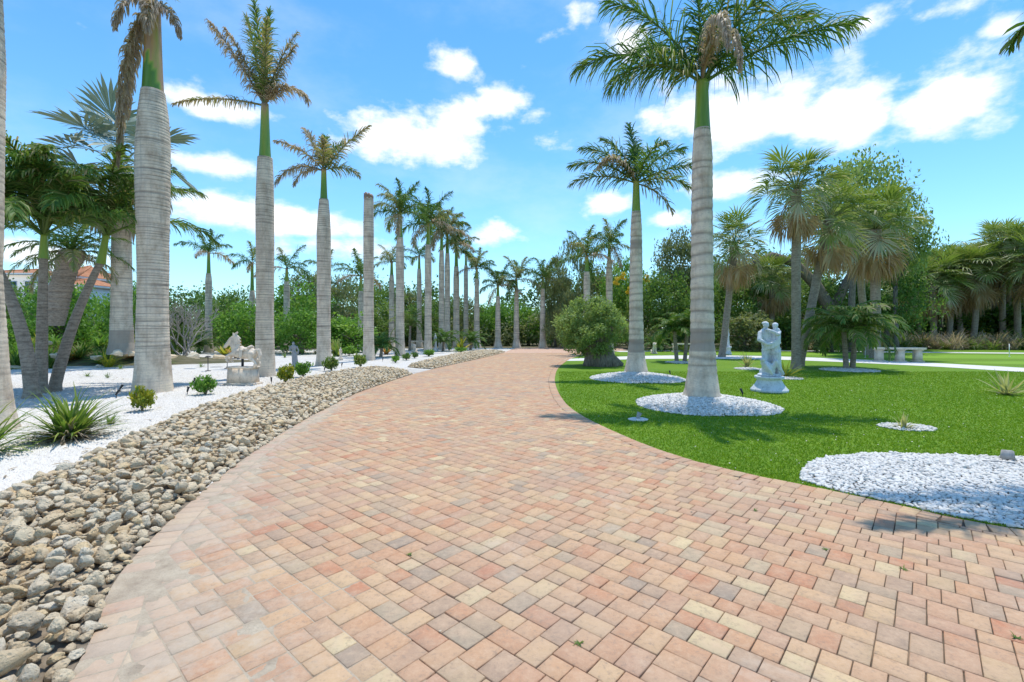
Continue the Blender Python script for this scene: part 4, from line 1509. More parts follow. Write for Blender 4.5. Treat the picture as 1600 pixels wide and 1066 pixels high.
def limbs_mesh(seed, H, rad, crown_r, fork=.45, n=7, bend=.3):
    r = random.Random(seed)
    mb = MB()
    pts = [(0, 0, -.05)]
    x = y = 0
    for k in range(1, 6):
        x += r.uniform(-1, 1) * bend * .25
        y += r.uniform(-1, 1) * bend * .25
        pts.append((x, y, H * fork * k / 5))
    mb.tube(pts, [rad * 1.35, rad * 1.05, rad, rad * .95, rad * .9, rad * .8], 10)
    top = Vector(pts[-1])
    for k in range(n):
        w = 2 * PI * k / n + r.uniform(-.3, .3)
        o = crown_r * r.uniform(.45, .8)
        e = top + Vector((math.cos(w) * o, math.sin(w) * o, H * (1 - fork) * r.uniform(.3, .95)))
        mid = top.lerp(e, .5) + Vector((r.uniform(-.3, .3), r.uniform(-.3, .3), r.uniform(0, .6))) * crown_r * .2
        mb.tube([top, mid, e], [rad * .5, rad * .32, rad * .1], 6)
    return mb.mesh('trunk', True)


CROWN = {}


def crown(mat, v, kind='tree'):
    key = (mat, v, kind)
    if key not in CROWN:
        k = dict(tree=dict(n_cl=120, per=62, leaf=.062, cl_r=.25), bush=dict(n_cl=60, per=44, leaf=.12, cl_r=.32, asp=.85, hollow=.3, flatb=.9), wispy=dict(n_cl=120, per=60, leaf=.085, cl_r=.24, droop=1.2, long=3.2, asp=.95, flatb=1.0),
                 hedge=dict(n_cl=90, per=60, leaf=.075, cl_r=.30, asp=.85, hollow=.35, flatb=.95), fine=dict(n_cl=230, per=100, leaf=.075, cl_r=.2, asp=.82, hollow=.35, long=2.6, flatb=.9, lump=.16))[kind]
        CROWN[key] = crown_mesh(hash((mat, kind)) % 1 + v * 31 + len(mat) * 7 + len(kind), mat=mat, **k)
    return CROWN[key]


def tree(px, d, top_py, w_px, label, mat='leaf', v=0, kind='tree', base_frac=.35, group=None, name='broadleaf_tree', cat='tree', rad=None, asp=None, fork=.5, rzv=None):
    """tree whose crown spans w_px and whose top shows at top_py"""
    x = (px - 800) / FPX * d
    zt = z_at(top_py, d)
    rx = w_px / 2 / FPX * d
    zb = zt * base_frac
    rz_ = (zt - zb) / 2
    t = thing(name, label, cat, (x, d, 0), group=group)
    obj('trunk', limbs_mesh(int(px * 7 + d), (zb + zt) / 2 * 1.15, rad or max(.08, rx * .07), rx, fork), M['bark'], t)
    k = {'tree': .72, 'bush': .85, 'wispy': .95, 'hedge': .85, 'fine': .8}[kind]
    obj('crown', crown(mat, v, kind), None, t, loc=(0, 0, (zt + zb) / 2 * (.92 if kind in ('hedge', 'bush') else 1)), rz=rzv if rzv is not None else random.uniform(0, 6.28), scale=(rx * 1.15, rx * 1.15, rz_ * (1.25 if kind in ('hedge', 'bush') else 1.1) / k))
    return t


TREES = [  # px, d, top, width, material, kind, base_frac, label
    (34, 30, 436, 100, 'leaf', 'hedge', .1, 'dark leafy shrub below the tiled roof house'), (95, 27, 440, 110, 'leaf_bright', 'hedge', .08, 'bright leafy shrub behind the clustered palm stems'),
    (150, 31, 450, 90, 'leaf_bright', 'hedge', .1, 'leafy shrub below the white house windows'), (30, 24, 492, 90, 'leaf_bright', 'hedge', .05, 'low bright shrub behind the leftmost leaning stem'),
    (205, 26, 438, 90, 'leaf_bright', 'hedge', .05, 'tall leafy shrub behind the stout silver palm'), (268, 27, 478, 70, 'leaf', 'hedge', .05, 'leafy shrub right of the thick pale palm trunk'),
    (355, 38, 448, 90, 'leaf', 'hedge', .08, 'rounded dark shrub left of the horse statue palm'), (385, 32, 470, 100, 'leaf_bright', 'hedge', .05, 'bright shrub behind the horse statue'),
    (455, 42, 438, 110, 'leaf_bright', 'hedge', .08, 'bright green shrub mass behind the second left palm'), (480, 55, 425, 80, 'leaf_olive', 'tree', .3, 'grey green tree poking above the left hedge'),
    (470, 31, 482, 90, 'leaf_bright', 'hedge', .03, 'low bright shrub behind the grey statue'), (535, 46, 440, 100, 'leaf_olive', 'wispy', .1, 'grey olive tree left of the headless trunk'),
    (548, 33, 492, 90, 'leaf_bright', 'bush', .05, 'bright shrub beside the stone bench'), (600, 52, 446, 90, 'leaf', 'tree', .2, 'dark tree behind the headless trunk'), (640, 54, 448, 90, 'leaf_olive', 'tree', .15, 'grey green tree behind the yellowish date palm'),
    (590, 44, 470, 90, 'leaf', 'hedge', .05, 'dark shrub behind the dwarf palm and headless trunk'), (655, 48, 470, 80, 'leaf', 'hedge', .05, 'dark hedge shrub behind the far left row'), (700, 52, 462, 80, 'leaf', 'hedge', .05, 'dark hedge shrub between far royal palms'),
    (735, 50, 466, 60, 'leaf_olive', 'wispy', .05, 'grey shrub beside the slim palms'), (765, 49, 474, 60, 'leaf_bright', 'hedge', .05, 'bright bush at the end of the drive, left part'), (792, 50, 470, 66, 'leaf_bright', 'hedge', .05, 'bright bush at the end of the drive, middle part'),
    (826, 49, 474, 66, 'leaf_bright', 'hedge', .05, 'bright bush at the end of the drive, right part'), (868, 44, 408, 60, 'leaf_olive', 'wispy', .12, 'tall wispy grey tree at the drive bend'), (893, 42, 385, 74, 'leaf_olive', 'wispy', .15, 'tallest wispy grey tree left of the shaggy palm'),
    (880, 40, 470, 60, 'leaf_olive', 'wispy', .05, 'low wispy grey shrub at the drive bend'), (940, 46, 420, 80, 'leaf_olive', 'tree', .15, 'grey green tree behind the olive tree'), (985, 42, 405, 90, 'leaf_bright', 'tree', .15, 'yellow flowering tree behind the smaller ringed palm'),
    (1030, 38, 425, 100, 'leaf', 'tree', .08, 'dense dark tree between the two ringed palms'), (1062, 41, 365, 90, 'leaf_olive', 'tree', .35, 'high branching oak left of the large ringed palm'), (1075, 36, 470, 90, 'leaf', 'hedge', .03, 'dark undergrowth shrub behind the small bright palm'),
    (1150, 40, 420, 110, 'leaf', 'tree', .05, 'dark tree behind the slender cabbage palm'), (1165, 35, 490, 80, 'leaf_olive', 'bush', .03, 'low shrub behind the standing figure statue'), (1190, 44, 385, 110, 'leaf_olive', 'tree', .3, 'grey oak crown behind the cabbage palms'),
    (1225, 38, 490, 80, 'leaf', 'bush', .03, 'shaded shrub behind the tallest cabbage palm'), (1275, 40, 440, 110, 'leaf', 'tree', .05, 'dark leafy tree behind the leaning cabbage palm'), (1330, 34, 240, 140, 'leaf_lightolive', 'tree', .45, 'tall oak crown above the cabbage palms'),
    (1400, 36, 298, 95, 'leaf_lightolive', 'tree', .4, 'oak crown showing right of the broad cabbage palm'), (1385, 38, 420, 110, 'leaf', 'tree', .05, 'dark tree behind the broad cabbage palm'), (1300, 33, 480, 80, 'leaf_olive', 'bush', .03, 'grey shrub left of the arching palm'),
    (1415, 44, 492, 70, 'leaf_bright', 'bush', .03, 'bright shrub at the left end of the grove'), (1455, 45, 478, 90, 'leaf', 'bush', .03, 'dark shrub in front of the grove'), (1520, 44, 500, 60, 'leaf_yellow', 'bush', .03, 'yellow leaved shrub in front of the grove'),
    (1560, 44, 480, 100, 'leaf', 'bush', .03, 'dark shrub under the grove beside the yellow one'), (1615, 42, 470, 110, 'leaf', 'bush', .03, 'dark shrub at the right end of the grove'), (1700, 44, 450, 130, 'leaf', 'tree', .05, 'dark tree past the right end of the grove'),
    (1425, 58, 400, 120, 'leaf_olive', 'tree', .05, 'grey green tree at the back of the grove, left part'), (1490, 60, 395, 120, 'leaf', 'tree', .05, 'dark tree at the back of the grove, middle part'), (1560, 60, 380, 130, 'leaf_olive', 'tree', .05, 'grey green tree at the back of the grove, right part'), (1500, 50, 455, 90, 'leaf_olive', 'bush', .03, 'grey shrub among the grove trunks'),
    (1385, 48, 450, 90, 'leaf_bright', 'tree', .05, 'bright tree between the broad cabbage palm and the grove'), (1095, 48, 405, 110, 'leaf_bright', 'tree', .05, 'bright green tree behind the large ringed palm'), (1240, 50, 400, 120, 'leaf_lightolive', 'tree', .05, 'light green tree glimpsed between the cabbage palm trunks'),
    (-60, 30, 430, 130, 'leaf', 'tree', .1, 'dark tree left of the tiled roof house'), (-140, 26, 430, 120, 'leaf_bright', 'hedge', .05, 'bright shrub far left of the house')]
for k, (px, d, top, w, mat, kind, bf, lab) in enumerate(TREES):
    tree(px, d, top, w, lab, mat, k % 3, kind, bf, name='leafy_shrub' if kind in ('hedge', 'bush') else 'broadleaf_tree', cat='shrub' if kind in ('hedge', 'bush') else 'tree')

# a curved bare oak limb seen behind the cabbage palms, and flowers on the yellow tree
t = thing('leaning_oak', 'old leaning oak with a long arching bare limb behind the leaning cabbage palm', 'tree', (G(1305, 546)[0], 37.9, 0))
mb = MB()
mb.tube([(0, 0, -.1), (.1, 0, 1.2), (-.3, 0, 3), (-1.6, 0, 5.2), (-3.2, .2, 7.0), (-5.0, .2, 7.6), (-6.6, .1, 7.0)], [.75, .6, .5, .42, .36, .28, .16], 10)
mb.tube([(-.3, 0, 3), (1.2, .4, 5.5), (3, .6, 8.5)], [.42, .34, .2], 8)
mb.build('trunk', M['bark'], t, smooth=True)
obj('crown', crown('leaf_olive', 1), None, t, loc=(3, .6, 9), scale=(4, 3.4, 3.2))
for k, (px, py) in enumerate([(965, 440), (975, 432), (1012, 436), (1018, 446), (985, 455)]):
    p = P(px, py, 39.4)
    o = obj('flower_spray', pooled(('fl', 0), lambda: crown_mesh(77, 10, 26, .28, .5, mat='flower')), None, thing('flowering_branch', 'yellow flower spray on the tree behind the smaller ringed palm', 'flowers', tuple(p), group='yellow flower sprays') if k == 0 else None, scale=.42)
    if k == 0:
        root = o.parent
    else:
        r2 = thing('flowering_branch', 'yellow flower spray on the tree behind the smaller ringed palm', 'flowers', tuple(p), group='yellow flower sprays')
        o.parent = r2

# far wood closing the view
def wood():
    r = np.random.default_rng(55)
    mb_V, mb_C = [], []
    n_cl = 2800
    cx = r.uniform(-75, 75, n_cl)
    cy = 58 + np.abs(cx) * .02 + r.uniform(0, 8, n_cl)
    hmax = 7.4 + 1.2 * np.sin(cx * .23) + .9 * np.sin(cx * .61 + 1) + np.where(cx > 16, 2.5, 0) - np.where((cx > -10) & (cx < 3), 2.2, 0) - np.where(cx < -20, 1.6, 0)
    cz = r.uniform(.0, 1, n_cl) ** 1.3 * hmax
    per = 34
    m = n_cl * per
    p = np.repeat(np.stack([cx, cy, cz], 1), per, 0) + r.normal(size=(m, 3)) * np.array([.75, .6, .55])
    dirv = nrm(r.normal(size=(m, 3)))
    sd = nrm(np.cross(dirv, nrm(r.normal(size=(m, 3)) * .5 + np.array([0, -.3, 1]))))
    ln = r.uniform(.28, .6, m)[:, None]
    V = np.stack([p - dirv * ln * .5, p + sd * ln * .3, p + dirv * ln * .5, p - sd * ln * .3], 1).reshape(-1, 3)
    V[:, 2] = np.maximum(V[:, 2], -.05)
    Q = np.arange(m)[:, None] * 4 + np.array([[0, 1, 2, 3]])
    cv = np.repeat(np.repeat(r.uniform(.1, .7, n_cl), per) + r.normal(size=m) * .15, 4)
    o = obj('far_wood', mesh_np('far_wood', V, Q, np.clip(cv, 0, 1)), M['leaf'])
    tag(o, 'dense dark green wood closing the view behind the garden', 'woodland', kind='stuff')


wood()


def thicket():
    r = np.random.default_rng(56)
    n_cl = 1500
    px = r.uniform(-150, 1750, n_cl)
    cy = 46.5 + r.uniform(0, 3.5, n_cl)
    cx = (px - 800) / FPX * cy
    hm = 2.2 + .7 * np.sin(cx * .7) + .5 * np.sin(cx * 1.9 + 2) + np.where(px > 860, .8, 0)
    cz = r.uniform(0, 1, n_cl) ** 1.1 * hm
    per = 36
    m = n_cl * per
    p = np.repeat(np.stack([cx, cy, cz], 1), per, 0) + r.normal(size=(m, 3)) * np.array([.5, .45, .38])
    dirv = nrm(r.normal(size=(m, 3)))
    sd = nrm(np.cross(dirv, nrm(r.normal(size=(m, 3)) * .5 + np.array([0, -.3, 1]))))
    ln = r.uniform(.16, .38, m)[:, None]
    V = np.stack([p - dirv * ln * .5, p + sd * ln * .28, p + dirv * ln * .5, p - sd * ln * .28], 1).reshape(-1, 3)
    V[:, 2] = np.maximum(V[:, 2], -.05)
    Q = np.arange(m)[:, None] * 4 + np.array([[0, 1, 2, 3]])
    cv = np.repeat(np.repeat(r.uniform(.1, .9, n_cl), per) + r.normal(size=m) * .15, 4)
    o = obj('thicket', mesh_np('thicket', V, Q, np.clip(cv, 0, 1)), M['leaf_olive'])
    tag(o, 'low tangled thicket along the foot of the wood', 'thicket', kind='stuff')


thicket()

# ------------------------------------------------------------------ olive tree on the lawn
x, y = G(938, 572)
t = thing('olive_tree', 'round clipped olive tree on a thick gnarled trunk at the bend of the lawn', 'tree', (x, y, 0))
mb = MB()
rq = random.Random(9)
for k in range(11):
    w = 2 * PI * k / 11
    sp = rq.uniform(.42, .62) * (1.6 if -.6 < w - 0 < .5 or w > 5.7 else 1)
    mb.tube([(math.cos(w) * sp * 1.1, math.sin(w) * sp, -.04), (math.cos(w) * .46, math.sin(w) * .42, .32), (math.cos(w + .2) * .36 - .1, math.sin(w + .2) * .34, .75), (math.cos(w + .4) * .42 - .18, math.sin(w + .4) * .4, 1.15), (math.cos(w + .5) * .8 - .2, math.sin(w + .5) * .7, 1.7)],
            [.2, .24, .23, .2, .08], 8)
mb.build('trunk', M['bark'], t, smooth=True)
obj('crown', crown('leaf_lightolive', 0, 'fine'), None, t, loc=(-.42, 0, 1.66), scale=(1.75, 1.6, 1.78))

# ------------------------------------------------------------------ shrubs in the white bed
def shrub(px, by, w_px, h_px, label, mat='leaf_bright', v=0, group=None, stem=.0, name='small_shrub'):
    x, d = G(px, by)
    k = d / FPX
    t = thing(name, label, 'shrub', (x, d, 0), group=group)
    mb = MB()
    rq = random.Random(px)
    h = h_px * k
    for q in range(6):
        a = rq.uniform(0, 6.28)
        mb.tube([(0, 0, -.03), (math.cos(a) * w_px * k * .12, math.sin(a) * w_px * k * .12, h * .35), (math.cos(a) * w_px * k * .3, math.sin(a) * w_px * k * .3, h * .75)], [.014, .011, .005], 5)
    mb.build('stem', M['bark'], t)
    key = ('shrub', mat, v)
    me = pooled(key, lambda: crown_mesh(40 + v, 44, 18, .36, .42, asp=.9, hollow=.35, mat=mat, long=2.3, flatb=.95, droop=-.5))
    obj('foliage', me, None, t, loc=(0, 0, h * (.55 + stem * .3)), rz=rq.uniform(0, 6), scale=(w_px * k * .47, w_px * k * .47, h * (.52 - stem * .2)))
    return t


for a in [(223, 643, 34, 42, 'yellow leaved shrub in front of the thick pale palm', 'leaf_yellow', 0), (321, 617, 34, 32, 'green shrub between the thick palm and the horse statue', 'leaf_bright', 0), (446, 599, 28, 30, 'yellow green shrub right of the horse statue', 'leaf_yellow', 1),
          (473, 590, 26, 26, 'green shrub beside the yellow green one', 'leaf_bright', 1), (518, 580, 24, 24, 'green shrub at the foot of the dry fronded palm', 'leaf_strap', 0), (563, 574, 22, 22, 'small shrub on a thin stem by the rock bed', 'leaf_strap', 1),
          (618, 567, 14, 12, 'small green shrub right of the headless trunk', 'leaf_bright', 2), (635, 563, 14, 12, 'small green shrub beside the bushy crowned palm', 'leaf', 0), (648, 560, 12, 10, 'tiny shrub at the start of the far rocks', 'leaf', 1),
          (670, 557, 18, 11, 'low green shrub at the foot of the yellow shafted palm', 'leaf_bright', 1), (720, 551, 22, 9, 'low shrub on the white gravel at the last palm', 'leaf_bright', 2), (545, 556, 28, 16, 'low green shrub behind the dry fronded palm', 'leaf_bright', 0),
          (110, 556, 110, 46, 'feathery bright green ground cover behind the leaning stems', 'leaf_strap', 2), (135, 563, 80, 22, 'orange and yellow bromeliads beside the boulders', 'leaf_orange', 0), (60, 566, 60, 26, 'mixed yellow green plants behind the upright stem', 'leaf_yellow', 2), (277, 556, 46, 36, 'lime green fern behind the white figurine', 'leaf_strap', 1)]:
    shrub(*a)


# ------------------------------------------------------------------ strap-leaved plants, agaves, tufts
def strap_mesh(seed, n, L, w, mat, spread=75, stiff=.5, cvr=(.2, .8), el_min=12, seg=6, arch=1.0):
    r = np.random.default_rng(seed)
    mb = MB()
    for k in range(n):
        az = r.uniform(0, 2 * PI)
        el = math.radians(r.uniform(el_min, el_min + spread))
        l = L * r.uniform(.55, 1.1)
        s = np.linspace(0, 1, seg)
        a = el - (1 - stiff) * arch * 2.2 * s ** 1.6 * r.uniform(.5, 1.3)
        dd = np.stack([np.cos(a) * math.cos(az), np.cos(a) * math.sin(az), np.sin(a)], 1)
        b0 = np.array([r.normal() * .06, r.normal() * .06, 0]) * L
        pts = np.vstack([b0, b0 + np.cumsum(dd[:-1] * l / (seg - 1), 0)])
        pts[:, 2] = np.maximum(pts[:, 2], .012)
        sv_ = np.array([-math.sin(az), math.cos(az), 0])
        ww = w * r.uniform(.7, 1.2) * np.interp(s, [0, .3, .7, 1], [.75, 1, .75, .04])
        up_ = np.array([0, 0, .35])
        V = np.concatenate([pts - (sv_ - up_ * .6) * ww[:, None] / 2, pts, pts + (sv_ + up_ * .6) * ww[:, None] / 2])
        i = np.arange(seg - 1)
        F = np.concatenate([np.stack([i, i + seg, i + seg + 1, i + 1], 1), np.stack([i + seg, i + 2 * seg, i + 2 * seg + 1, i + seg + 1], 1)])
        c = r.uniform(*cvr)
        mb.add(V, F, np.clip(np.concatenate([np.full(seg, c + .08), np.full(seg, c - .1), np.full(seg, c + .08)]), 0, 1))
    me = mb.mesh('leaves')
    me.materials.append(M[mat])
    return me


x, y = G(108, 686)
t = thing('strap_leaf_clump', 'large spiky clump of arching strap leaves on the white gravel above the rocks', 'plant', (x, y, 0))
obj('leaves', strap_mesh(3, 210, .86, .036, 'leaf_strap', 70, .58, (.3, 1.0)), None, t)
obj('dead_leaves', strap_mesh(4, 190, .62, .026, 'dry', 45, .45, (.0, .7), 2), None, t)
t = thing('strap_leaf_clump', 'strap leaved clump reaching in beside the edge of the rock bed by the pale trunk', 'plant', (-6.75, 5.9, 0))
obj('leaves', strap_mesh(5, 110, .95, .045, 'leaf_strap', 60, .55, (.2, .9)), None, t)
for k, (px, by, L, n, lab) in enumerate([(172, 664, .26, 50, 'small grassy tuft between the big clump and the rocks'), (38, 585, .32, 30, 'small green tuft on the gravel left of the stems'), (137, 589, .28, 30, 'small green tuft on the gravel nearest the leaning stem'), (168, 591, .26, 26, 'small dark tuft beside the walk'),
                                         (176, 568, .3, 30, 'small green tuft below the boulders'), (188, 577, .28, 30, 'small tuft on the white slope under the boulders'), (315, 574, .3, 26, 'small tuft on the gravel behind the walk'), (283, 566, .3, 26, 'small tuft near the white figurine'),
                                         (445, 559, .4, 40, 'small tuft left of the grey statue'), (493, 553, .4, 40, 'grassy tuft by the stone bench')]):
    x, y = G(px, by)
    t = thing('grass_tuft', lab, 'plant', (x, y, 0))
    obj('leaves', strap_mesh(60 + k, n, L, .016, 'leaf_strap', 70, .6, (.1, .6)), None, t)
for k, (px, by, L, n, lab, m_, wd) in enumerate([(1572, 617, .72, 46, 'large pale variegated agave by the white path', 'leaf_agave', .05), (1412, 671, .30, 34, 'small pale agave in a patch of pebbles on the lawn', 'leaf_agave', .03), (1166, 575, .7, 34, 'pale agave left of the statue group', 'leaf_agave', .06),
                                                 (1226, 591, .75, 34, 'yellow and orange spiky agave behind the statue pedestal', 'leaf_yellow', .06)]):
    x, y = G(px, by)
    t = thing('agave', lab, 'plant', (x, y, .006))
    obj('leaves', strap_mesh(80 + k, n, L, wd, m_, 80, .86, (.2, .95), 5), None, t)
# cordylines with broad coloured leaves
for k, (px, by, L, n, m_, lab) in enumerate([(372, 560, 1.15, 26, 'leaf_orange', 'tall orange brown cordyline behind the horse statue'), (352, 556, .9, 20, 'leaf_yellow', 'yellow green cordyline left of the orange brown one'), (721, 549, 1.2, 22, 'leaf_yellow', 'golden cordyline at the last palm of the left row'),
                                             (603, 554, 1.1, 20, 'leaf_orange', 'rusty cordyline by the bushy crowned palm'), (527, 557, 1.1, 20, 'leaf_strap', 'green cordyline right of the dry fronded palm')]):
    x, y = G(px, by)
    t = thing('cordyline', lab, 'plant', (x, y, 0))
    obj('leaves', strap_mesh(90 + k, n, L, .17, m_, 60, .8, (.1, .95), 28), None, t)
# ferns and bromeliads covering the planting mound
rf = np.random.default_rng(17)
fm = [strap_mesh(300 + k, 110, .9, .05, m_, 66, .45, (.1, .9), 12, 6) for k, m_ in enumerate(('leaf_bright', 'leaf_strap', 'leaf_yellow', 'leaf_orange', 'leaf'))]
for k in range(46):
    d = rf.uniform(19.3, 24)
    px = rf.uniform(-60, 262)
    kind = int(rf.choice([0, 1, 1, 0, 2, 3, 4], 1)[0])
    x = (px - 800) / FPX * d
    if (x + 14.8 * 21.5 / 18) ** 2 + (d - 21.5) ** 2 < .5:
        continue
    q = min(1, math.hypot((x + 22.5) / 9, (d - 23.5) / 3.6))
    t = thing('fern_clump', ['bright green', 'arching green', 'yellow green', 'orange tipped', 'dark green'][kind] + ' fern like clump on the planting mound behind the palms', 'plant', (x, d, .75 * (math.cos(q * PI) + 1) / 2 - .05), rz=float(rf.uniform(0, 6)), group=['bright', 'arching', 'yellow', 'orange', 'dark'][kind] + ' ferns on the mound', scale=float(rf.uniform(.7, 1.25)))
    obj('leaves', fm[kind], None, t)
# dry fountain grasses along the grove
rg = np.random.default_rng(12)
gm = [strap_mesh(200 + k, 90, 1.5, .035, 'dry', 60, .35, (.1, .9), 25, 7, 1.0) for k in range(3)]
gm += [strap_mesh(210, 80, 1.4, .04, 'leaf_strap', 60, .4, (.1, .6), 20, 7)]
for k in range(52):
    px = 1385 + k * 4.9 + rg.uniform(-4, 4)
    d = rg.uniform(36.5, 40.5)
    t = thing('fountain_grass', 'dry arching fountain grass along the foot of the grove', 'grass', ((px - 800) / FPX * d, d, -.02), rz=float(rg.uniform(0, 6)), group='dry grasses along the grove', scale=float(rg.uniform(1.0, 1.5)))
    obj('leaves', gm[int(rg.integers(4))] if rg.random() < .9 else gm[3], None, t)
for k in range(22):
    px = 1000 + k * 18 + rg.uniform(-6, 6)
    d = rg.uniform(33.5, 38)
    t = thing('undergrowth_clump', 'tangled dry and green undergrowth clump at the back of the lawn', 'undergrowth', ((px - 800) / FPX * d, d, -.02), rz=float(rg.uniform(0, 6)), group='undergrowth at the back of the lawn', scale=float(rg.uniform(.45, .9)))
    obj('leaves', gm[3] if rg.random() < .6 else gm[0], None, t)
# bare grey tangle
t = thing('bare_shrub', 'bare grey tangle of branches right of the thick pale palm', 'shrub', (P(292, 500, 26).x, 26, 0))
mb = MB()
rq = random.Random(31)


def twig(p, d_, L, r_, lev):
    e = p + d_ * L
    mid = p.lerp(e, .5) + Vector((rq.uniform(-1, 1), rq.uniform(-1, 1), rq.uniform(-1, 1))) * L * .12
    mb.tube([p, mid, e], [r_, r_ * .8, r_ * .6], 4, cap=False)
    if lev:
        for _ in range(3):
            nd = (d_ + Vector((rq.uniform(-1, 1), rq.uniform(-1, 1), rq.uniform(-.7, .9))) * .75).normalized()
            twig(p.lerp(e, rq.uniform(.45, 1)), nd, L * rq.uniform(.55, .85), r_ * .58, lev - 1)


for k in range(6):
    a = rq.uniform(0, 6.28)
    twig(Vector((rq.uniform(-.4, .4), rq.uniform(-.3, .3), -.05)), Vector((math.cos(a) * .6, math.sin(a) * .6, 1)).normalized(), 1.5, .06, 4)
mb.build('branches', M['twig'], t)

# ------------------------------------------------------------------ white pebbles, chips, turf blades
def pebbles(name, poly, spacing, size, seed, n_try, label, sub=1, flatn=.55, hfun=None, soil=True, zoff=.006, kind='stuff'):
    pts = np.vstack([scatter(poly, spacing, n_try, seed), scatter(poly, spacing * 1.15, n_try, seed + 5)])
    r = np.random.default_rng(seed)
    n = len(pts)
    V0, F0 = ICO[1]
    base = np.stack([V0 * (1 + .18 * vnoise(V0, seed + k, 1.4))[:, None] * np.array([1.15, .8, flatn]) for k in range(8)])
    # 42-vertex icospheres are too rich for thousands: use the 12-vertex solid instead
    if sub == 0:
        idx = np.arange(12)
        Fi = ICO0[1]
        base = np.stack([ICO0[0] * (1 + .2 * vnoise(ICO0[0], seed + k, 1.2))[:, None] * np.array([1.15, .8, flatn]) for k in range(8)])
        F0 = Fi
    B = base[r.integers(8, size=n)]
    a = r.uniform(0, 6.28, n)
    tl = r.normal(size=n) * .35
    ca, sa, ct, st = np.cos(a), np.sin(a), np.cos(tl), np.sin(tl)
    X = B[:, :, 0] * ca[:, None] - B[:, :, 1] * sa[:, None]
    Y = B[:, :, 0] * sa[:, None] + B[:, :, 1] * ca[:, None]
    Z = B[:, :, 2] * ct[:, None] + Y * st[:, None]
    s = size * np.clip(r.lognormal(0, .25, n), .5, 1.8)
    hz = hfun(pts) if hfun else np.zeros(n)
    V = np.stack([X * s[:, None] + pts[:, :1], Y * s[:, None] + pts[:, 1:], Z * s[:, None] + (hz + zoff + s * .3)[:, None]], 2).reshape(-1, 3)
    nv = B.shape[1]
    F = (np.arange(n)[:, None, None] * nv + F0[None]).reshape(-1, 3)
    cv = np.repeat(np.clip(r.random(n), 0, 1), nv)
    return mesh_np(name, V, F, cv, smooth=sub > 0)


def ico0():
    import bmesh
    bm = bmesh.new()
    bmesh.ops.create_icosphere(bm, subdivisions=1, radius=1.0)
    V = np.array([v.co[:] for v in bm.verts])
    F = np.array([[v.index for v in f.verts] for f in bm.faces])
    bm.free()
    return V, F


ICO0 = ico0()


def pebble_ring(cx, cy, r_, h, spacing, size, seed, label, n_try, squash=1.0):
    poly = np.array([(cx + r_ * (1 + .04 * math.sin(3 * a + seed)) * math.cos(a), cy + r_ * squash * (1 + .04 * math.sin(5 * a)) * math.sin(a)) for a in np.linspace(0, 2 * PI, 50, endpoint=False)])
    hf = lambda p: h * np.clip(1 - (((p[:, 0] - cx) ** 2 + ((p[:, 1] - cy) / squash) ** 2) / (r_ * r_)), 0, 1)
    t = mound('pebble_ring', 0, 0, r_ * .95, r_ * .95 * squash, h * .93, M['white'], seed)
    t.location = (cx, cy, .004)
    me = pebbles('pebbles', poly - np.array([cx, cy]), spacing, size, seed, n_try, label, sub=0, hfun=lambda p: hf(p + np.array([cx, cy])))
    me.materials.append(M['chip'])
    o = obj('pebbles', me, None, t)
    o['kind'] = 'stuff'
    tag(t, label, 'pebbles')
    return t


x, y = G(1100, 633)
pebble_ring(x, y, 1.42, .17, .036, .024, 3, 'bigger ring of white pebbles round the large ringed palm', 30000)
x, y = G(995, 592)
pebble_ring(x, y, 1.48, .17, .045, .028, 4, 'smaller looking ring of white pebbles round the half dried royal palm', 24000)
x, y = G(1327, 579)
pebble_ring(x, y, .95, .04, .045, .028, 5, 'thin white pebble ring under the arching palm', 9000)
x, y = G(1064, 567)
pebble_ring(x, y, .7, .04, .05, .03, 6, 'white pebble ring under the small two stemmed palm', 5000)
x, y = G(1417, 669)
pebble_ring(x, y, .40, .025, .03, .02, 7, 'patch of pebbles round the small pale agave', 5000, .75)
x, y = G(1232, 592)
pebble_ring(x, y, .42, .03, .04, .024, 8, 'white pebble patch under the yellow agave', 4000)
x, y = G(1168, 577)
pebble_ring(x, y, .5, .03, .04, .026, 9, 'white pebble patch under the pale agave left of the statue', 4000)
edge = RIGHT[(RIGHT[:, 0] > 3.1) & (RIGHT[:, 0] < 9.4) & (RIGHT[:, 1] < 8)]
bedR = np.vstack([edge + np.array([.02, .03]), smooth_line([(3.05, 4.95), (3.35, 5.4), (3.95, 5.86), (4.8, 6.02), (5.6, 5.92), (6.6, 5.85), (8.2, 6.1), (9.8, 5.4), (10.2, 3.6), (9.4, 1.9)], .2)])
soilR = sheet('pebble_bed', bedR, .010, M['soil'], kind='structure')
me = pebbles('pebbles', bedR, .029, .021, 14, 150000, '', sub=0, zoff=.012, hfun=lambda p: np.clip(near_line(p, np.vstack([bedR, bedR[:1]]))[0], 0, .5) * .06)
me.materials.append(M['chip'])
tag(obj('pebbles', me, None, soilR), kind='stuff')


